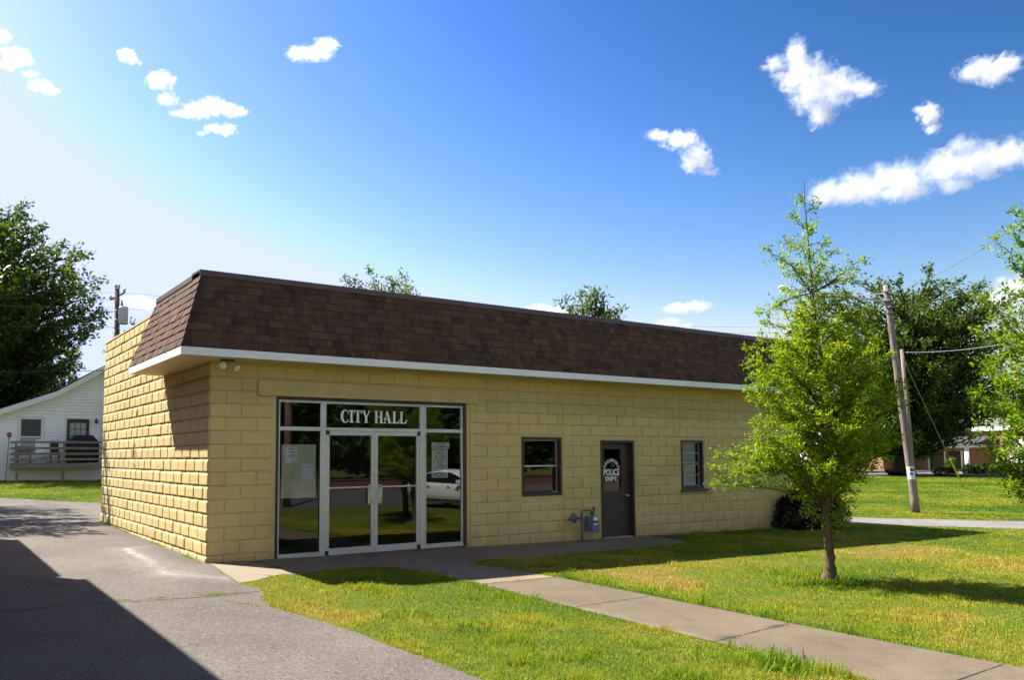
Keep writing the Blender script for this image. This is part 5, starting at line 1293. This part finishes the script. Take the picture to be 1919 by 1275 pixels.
# body by cross-sections along x (front +x)
secs = [(-2.28, .42, .78, .62), (-2.2, .28, .95, .80), (-1.7, .22, 1.02, .87), (-1.0, .20, 1.00, .90), (0, .19, .97, .91), (1.0, .20, .93, .90), (1.7, .22, .86, .86), (2.15, .26, .74, .76), (2.28, .40, .62, .58)]
bb_ = MB(); rings = []
for xx, zl, zh, hw_ in secs:
    pts = []
    for (fy, fz) in ((-.86, 0), (-.98, .12), (-1, .45), (-.97, .75), (-.90, .93), (-.75, 1), (0, 1.02), (.75, 1), (.90, .93), (.97, .75), (1, .45), (.98, .12), (.86, 0)): pts.append(V((xx, fy*hw_, zl+(zh-zl)*fz)))
    rings.append(pts)
n = 13
vs = [p for r in rings for p in r]; fs = []
for i in range(len(rings)-1):
    for k in range(n): fs.append((i*n+k, i*n+(k+1) % n, (i+1)*n+(k+1) % n, (i+1)*n+k))
fs.append(tuple(range(n))); fs.append(tuple((len(rings)-1)*n+k for k in range(n)))
bb_.raw(vs, fs, .5, True); body = cbuild(bb_, 'body', M['carpaint'], car)
cab = MB(); cs = [(-1.95, 1.0, .62), (-1.2, 1.36, .60), (-.5, 1.45, .60), (.2, 1.43, .60), (.75, 1.28, .62), (1.35, .95, .70)]
rings = [[V((xx, -hw_-.14, .93)), V((xx, -hw_-.04, (z_+.93)/2+.06)), V((xx, -hw_+.04, z_-.04)), V((xx, 0, z_+.02)), V((xx, hw_-.04, z_-.04)), V((xx, hw_+.04, (z_+.93)/2+.06)), V((xx, hw_+.14, .93))] for xx, z_, hw_ in cs]
vs = [p for r in rings for p in r]; fs = []
for i in range(len(rings)-1):
    for k in range(6): fs.append((i*7+k, i*7+k+1, (i+1)*7+k+1, (i+1)*7+k))
cab.raw(vs, fs, .5, True); cbuild(cab, 'roof', M['carpaint'], car)
for s_ in (-1, 1):
    wp = [(-1.55, .98), (1.05, .95), (.72, 1.20), (.2, 1.35), (-.5, 1.37), (-1.15, 1.27)]
    wmb = MB(); Pn = []
    for xx, z_ in wp: Pn.append(V((xx, s_*(.77 - (z_-.93)*.28+.012), z_)))
    wmb.face(Pn); wmb.face([p+V((0, s_*-.004, 0)) for p in Pn]); cbuild(wmb, 'side_window', M['carglass'], car)
    for hx_ in (.35, -.75):
        h = MB(); h.bbox(hx_-.09, s_*.905-.012, .80, hx_+.09, s_*.905+.012, .83, .008); cbuild(h, 'door_handle', M['black'], car)
    mm = MB(); mm.bbox(.88, s_*.90-.02, .95, 1.06, s_*.90+s_*.16, 1.08, .03) if s_ > 0 else mm.bbox(.88, -1.06, .95, 1.06, -.88, 1.08, .03); cbuild(mm, 'mirror', M['carpaint'], car)
    sk = MB(); sk.bbox(-1.0, s_*.90-.012, .28, 1.0, s_*.90+.012, .34, .008); cbuild(sk, 'sill_trim', M['black'], car)
    hl = MB(); hl.bbox(2.02, s_*.55-.15, .58, 2.22, s_*.55+.15, .70, .03); cbuild(hl, 'headlight', M['alu'], car)
    tl_ = MB(); tl_.bbox(-2.27, s_*.62-.14, .66, -2.1, s_*.62+.14, .86, .03); cbuild(tl_, 'tail_light', M['red'], car)
    for xx in (-1.38, 1.38):
        wt = Matrix.Translation((xx, s_*.80, .32)) @ Matrix.Rotation(math.radians(90), 4, 'X')
        ty_ = MB(); ty_.lathe([(.20, -.11), (.30, -.11), (.325, -.08), (.325, .08), (.30, .11), (.20, .11)], 24, wt); wh = cbuild(ty_, 'wheel', M['tyre'], car)
        rim = MB(); rim.lathe([(.02, -.115), (.20, -.12), (.20, .12), (.02, .115)], 20, wt); cbuild(rim, 'rim', M['alu'], wh)
for nm, pts in (('windscreen', [(1.30, -.64, .99), (1.30, .64, .99), (.80, .56, 1.285), (.80, -.56, 1.285)]), ('rear_window', [(-1.86, -.56, 1.05), (-1.86, .56, 1.05), (-1.28, .52, 1.345), (-1.28, -.52, 1.345)])):
    g = MB(); off_ = V((.02 if pts[0][0] > 0 else -.02, 0, .03)); g.face([V(p)+off_ for p in pts]); cbuild(g, nm, M['carglass'], car)
rp = V((8.05, -17.2, gz(8, -17))); b = MB(); b.tube([rp-V((0, 0, .2)), rp+V((0, 0, 4.5)), rp+V((.1, 0, 9))], [.16, .14, .11], 12)
rpt = thing('utility_pole', 'upright brown wooden pole by the road, mirrored in the left storefront pane', 'utility pole', tuple(rp)); b.build('post', M['pole_brown'], rpt)
b = MB(); b.bbox(8.15-1.1, -17.26, 8.3, 8.15+1.1, -17.1, 8.42, .01); b.build('crossarm', M['pole_brown'], rpt)

# neighbour building left of the drive (its roofline throws the long shadow on the asphalt)
nbd = thing('commercial_building', 'flat-roofed brick building along the left side of the drive', 'building', (-9, 0, 0))
b = MB(); b.box(-15, -6.9, -.4, -4.12, 2.75, 5.22); b.box(-15, 2.76, -.4, -4.12, 8.0, 4.66); o = b.build('wall', M['brick_red'], nbd); uv_box(o)
b = MB(); b.box(-15.05, -6.95, 5.222, -4.07, 2.80, 5.28); b.box(-15.05, 2.81, 4.662, -4.07, 8.05, 4.72); b.build('coping', M['concrete'], nbd)
for yy in (-5.2, -1.5, 5.0):
    b = MB(); b.box(-4.12, yy-.55, 1.2, -4.075, yy+.55, 2.6); wv = b.build('window', M['white_trim'], nbd)
    b = MB(); b.box(-4.074, yy-.46, 1.3, -4.068, yy+.46, 2.5); b.build('pane', M['carglass'], wv)

# unseen pale shops, added to bounce fill light onto the city hall front
for i, (x0, x1, hh, lab) in enumerate(((-46, -24, 6.6, 'long cream stucco shop added across the road for fill light, left of the flat-topped one'), (-23.5, -6, 7.4, 'flat-topped white stucco shop added across the road for fill light, middle of three'), (-5.5, 4.5, 6.2, 'low cream stucco shop added across the road for fill light, right of the flat-topped one'))):
    so_ = thing('fill_shop', lab, 'building', ((x0+x1)/2, -40, gz(0, -40)), 'shops added for fill light')
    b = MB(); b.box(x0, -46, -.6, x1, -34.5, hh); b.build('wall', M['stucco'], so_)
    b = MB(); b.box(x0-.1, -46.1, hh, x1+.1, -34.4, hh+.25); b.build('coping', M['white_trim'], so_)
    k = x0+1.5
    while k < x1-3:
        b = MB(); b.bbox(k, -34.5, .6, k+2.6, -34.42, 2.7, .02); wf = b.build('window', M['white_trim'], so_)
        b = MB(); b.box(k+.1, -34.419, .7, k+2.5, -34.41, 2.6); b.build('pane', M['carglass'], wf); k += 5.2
# ------------------------------------------------------------------ clouds
CAM_E = m.to_euler()
def cloud_mat(size, blobs, seed, dens=2.2):
    b = NB('cloud'); b.nt.nodes.remove(b.p); v = b.n('ShaderNodeVolumePrincipled'); co = b.coord()
    v.inputs['Color'].default_value = (1, 1, 1, 1); v.inputs['Anisotropy'].default_value = .4
    fall = None
    for c, r in blobs:
        mp = b.n('ShaderNodeMapping'); mp.vector_type = 'TEXTURE'; mp.inputs['Location'].default_value = c; mp.inputs['Rotation'].default_value = CAM_E; mp.inputs['Scale'].default_value = r
        b.l(co, mp.inputs[0]); ln = b.n('ShaderNodeVectorMath'); ln.operation = 'LENGTH'; b.l(mp.outputs[0], ln.inputs[0])
        k = b.math('SUBTRACT', 1.0, ln.outputs['Value']); fall = k if fall is None else b.math('MAXIMUM', fall, k)
    sh = b.n('ShaderNodeVectorMath'); sh.operation = 'ADD'; sh.inputs[1].default_value = (seed*371.3, seed*93.1, 0); b.l(co, sh.inputs[0])
    wn_ = b.n('ShaderNodeTexNoise'); wn_.inputs['Scale'].default_value = 1.6/size; wn_.inputs['Detail'].default_value = 3; b.l(sh.outputs[0], wn_.inputs['Vector'])
    wa = b.n('ShaderNodeVectorMath'); wa.operation = 'MULTIPLY_ADD'; wa.inputs[1].default_value = (size*1.5,)*3; b.l(wn_.outputs['Color'], wa.inputs[0]); b.l(sh.outputs[0], wa.inputs[2]); sh = wa
    n1 = b.noise(1.15/size, 3, .5, sh.outputs[0]); n2 = b.noise(2.0/size, 7, .60, sh.outputs[0])
    f = b.math('ADD', b.math('MULTIPLY', fall, .9), b.math('ADD', b.math('MULTIPLY', b.math('SUBTRACT', n1, .5), 1.1), b.math('MULTIPLY', b.math('SUBTRACT', n2, .5), 2.5)))
    g = b.ramp(f, .02, .80)
    b.l(b.math('MULTIPLY', b.math('POWER', g, 1.5), dens/size), v.inputs['Density'])
    b.l(v.outputs[0], b.o.inputs['Volume']); return b.m
DC = 1500.0
def cloud(label, blobs, seed, amp=.5, thin=1.0):
    r = random.Random(seed); bm = bmesh.new(); mean = sum(max(b[2], b[3]) for b in blobs)/len(blobs)*DC/F_PX
    BL_ = []
    for bx, by, rx, ry in blobs:
        c = at_d(bx, by, DC); s = DC/F_PX; BL_.append((tuple(c), (rx*s*1.25, ry*s*1.25, (rx+ry)*.42*s*1.25))); rx *= 1.45; ry *= 1.45; q = bmesh.ops.create_icosphere(bm, subdivisions=3, radius=1)
        for v in q['verts']: v.co = c + RGT*(v.co.x*rx*s) + UPV*(v.co.y*ry*s) + FWD*(v.co.z*(rx+ry)*.42*s*thin)
    me = bpy.data.meshes.new('cloud'); bm.to_mesh(me); bm.free(); o = bpy.data.objects.new('cloud', me); COL.objects.link(o)
    md_ = o.modifiers.new('r', 'REMESH'); md_.mode = 'VOXEL'; md_.voxel_size = max(2.0, mean/9)
    bpy.context.view_layer.update(); dg = bpy.context.evaluated_depsgraph_get(); me2 = bpy.data.meshes.new_from_object(o.evaluated_get(dg)); o.modifiers.clear(); o.data = me2
    ofs = V((seed*37.1, seed*11.7, seed*3.3))
    nrm = [v.normal.copy() for v in me2.vertices]
    for v, n_ in zip(me2.vertices, nrm):
        p = v.co; k = 1/mean
        f = noise.fractal(p*k*1.3+ofs, 1.0, 2.0, 5) + .45*noise.noise(p*k*5+ofs) + .3*noise.noise(p*k*11+ofs)
        v.co = p + n_*(f*.12*mean)
    me2.materials.append(cloud_mat(mean, BL_, seed)); tag(o, label, 'cloud', 'clouds in the sky'); return o
CL = [
 ('large ragged star-shaped cloud high above the young tree', [(1500, 140, 42, 30), (1560, 165, 50, 30), (1490, 100, 18, 28), (1450, 118, 22, 14), (1610, 165, 38, 16), (1540, 205, 26, 30), (1525, 160, 40, 45)], .62),
 ('curved comma-shaped cloud in the blue right of the sky centre', [(1240, 253, 28, 9), (1275, 264, 32, 17), (1305, 290, 24, 20), (1330, 322, 16, 8), (1298, 305, 20, 18), (1318, 305, 18, 16)], .45),
 ('wispy cloud in the upper right corner', [(1850, 130, 44, 20), (1885, 120, 26, 18), (1820, 140, 28, 10), (1865, 145, 30, 14)], .6),
 ('small wispy cloud above the right end of the longest cloud', [(1742, 215, 18, 20), (1735, 205, 20, 9), (1748, 240, 14, 10)], .6),
 ('longest thick white cloud bank right of the young tree top', [(1560, 360, 46, 24), (1620, 350, 56, 28), (1690, 335, 60, 30), (1760, 320, 60, 30), (1830, 300, 56, 30), (1890, 290, 50, 28), (1810, 275, 26, 20), (1690, 360, 60, 18), (1780, 345, 40, 16), (1950, 285, 50, 30)], .36),
 ('white cloud low at the right edge behind the leafy tree', [(1870, 565, 34, 22), (1905, 545, 34, 26), (1940, 560, 40, 30), (1875, 525, 10, 8)], .45),
 ('small cloud just left of the young tree above the roof end', [(1270, 578, 28, 10), (1305, 574, 28, 10), (1255, 605, 26, 9), (1280, 612, 22, 8)], .5),
 ('long low cloud touching the roofline behind the sapling', [(1010, 578, 28, 8), (1045, 585, 34, 10), (1080, 592, 26, 8), (1190, 610, 30, 6)], .45),
 ('single puffy cloud high left of the sky centre', [(570, 100, 28, 12), (598, 95, 26, 14), (612, 82, 22, 12), (590, 102, 30, 10)], .5),
 ('tiny torn cloud high in the pale left of the sky', [(238, 104, 14, 11), (250, 115, 12, 6), (228, 98, 10, 5)], .6),
 ('small rounded cloud third down in the left sky', [(303, 150, 24, 14), (292, 156, 12, 8)], .45),
 ('faint small cloud under the rounded one in the left sky', [(315, 186, 16, 12), (335, 212, 16, 6)], .6),
 ('flat-based white cloud longest in the left sky', [(370, 206, 26, 14), (400, 200, 26, 16), (430, 207, 28, 10), (350, 214, 18, 7), (452, 208, 12, 6)], .4),
 ('little saucer cloud beneath the flat-based one', [(400, 240, 16, 8), (424, 243, 18, 10), (376, 250, 8, 4)], .5),
 ('oval white cloud near the left edge of the sky', [(72, 160, 20, 10), (92, 170, 16, 8)], .4),
 ('torn white cloud at the far left edge of the sky', [(32, 105, 20, 14), (18, 120, 14, 10), (48, 112, 12, 9), (12, 95, 10, 8), (58, 138, 14, 6)], .55),
 ('small white puff at the top of the left edge', [(4, 68, 13, 11)], .4),
 ('low white cloud beside the transformer pole', [(250, 566, 24, 11), (275, 570, 24, 11), (300, 575, 22, 10)], .4),
]
for i, (lab, bl_, am) in enumerate(CL): cloud(lab, bl_, i+1, am)
# unseen cumulus added behind the camera to throw fill light on the front wall
def fill_cloud(label, az_, el_, rx, ry, seed):
    a = math.radians(az_); e = math.radians(el_); d = V((math.sin(a)*math.cos(e), math.cos(a)*math.cos(e), math.sin(e)))
    c = CAM + d*1700; u_ = V((math.cos(a), -math.sin(a), 0)); v_ = u_.cross(d); r = random.Random(seed); bm = bmesh.new()
    for k in range(9):
        t = -1+2*k/8; cc = c+u_*(t*rx)+V((0, 0, 1))*(ry*(.55-t*t*.5)*r.uniform(.2, 1)); rr_ = ry*r.uniform(.7, 1.1)*(1-.4*abs(t))
        q = bmesh.ops.create_icosphere(bm, subdivisions=3, radius=1)
        for v in q['verts']: v.co = cc+v.co*rr_
    me = bpy.data.meshes.new('cloud'); bm.to_mesh(me); bm.free(); o = bpy.data.objects.new('cloud', me); COL.objects.link(o)
    md_ = o.modifiers.new('r', 'REMESH'); md_.mode = 'VOXEL'; md_.voxel_size = ry/6
    bpy.context.view_layer.update(); me2 = bpy.data.meshes.new_from_object(o.evaluated_get(bpy.context.evaluated_depsgraph_get())); o.modifiers.clear(); o.data = me2
    nr = [v.normal.copy() for v in me2.vertices]
    for v, n_ in zip(me2.vertices, nr): v.co = v.co + n_*(noise.fractal(v.co/ry*1.2, 1.0, 2.0, 5)*ry*.3)
    b = NB('cloud'); b.nt.nodes.remove(b.p); vo = b.n('ShaderNodeVolumePrincipled'); vo.inputs['Color'].default_value = (1, 1, 1, 1); vo.inputs['Anisotropy'].default_value = .1; vo.inputs['Density'].default_value = 7/ry
    b.l(vo.outputs[0], b.o.inputs['Volume']); me2.materials.append(b.m); tag(o, label, 'cloud', 'clouds in the sky')
fill_cloud('huge white cumulus added behind the view for fill light, leftmost of three', 224, 33, 520, 300, 3)
fill_cloud('huge white cumulus added behind the view for fill light, middle of three', 183, 42, 560, 320, 5)
fill_cloud('huge white cumulus added behind the view for fill light, rightmost of three', 143, 31, 520, 300, 8)
# a far-off wood closing the horizon
rng = np.random.default_rng(5); N = 26000
a = rng.uniform(0, 2*np.pi, N); d = rng.uniform(430, 520, N); hh = 13+5*np.sin(a*23)+4*np.sin(a*57+1)+3*np.sin(a*131)
P = np.stack([d*np.sin(a), d*np.cos(a), hh*rng.uniform(0, 1, N)**.7], 1); P[:, 2] += gz_np(P[:, 0], P[:, 1])
q = leaf_quads(P-np.array([0, 0, 1.5]), unit(rng.normal(size=(N, 3))+np.array([0, 0, .4])), rng.uniform(4, 8, N), rng.uniform(3, 6, N), rng, .8)
tag(quads_obj('distant_wood', q, rng.uniform(0, 1, N), M['leaf_far'], None), 'far wood along the horizon', None, None, 'stuff')
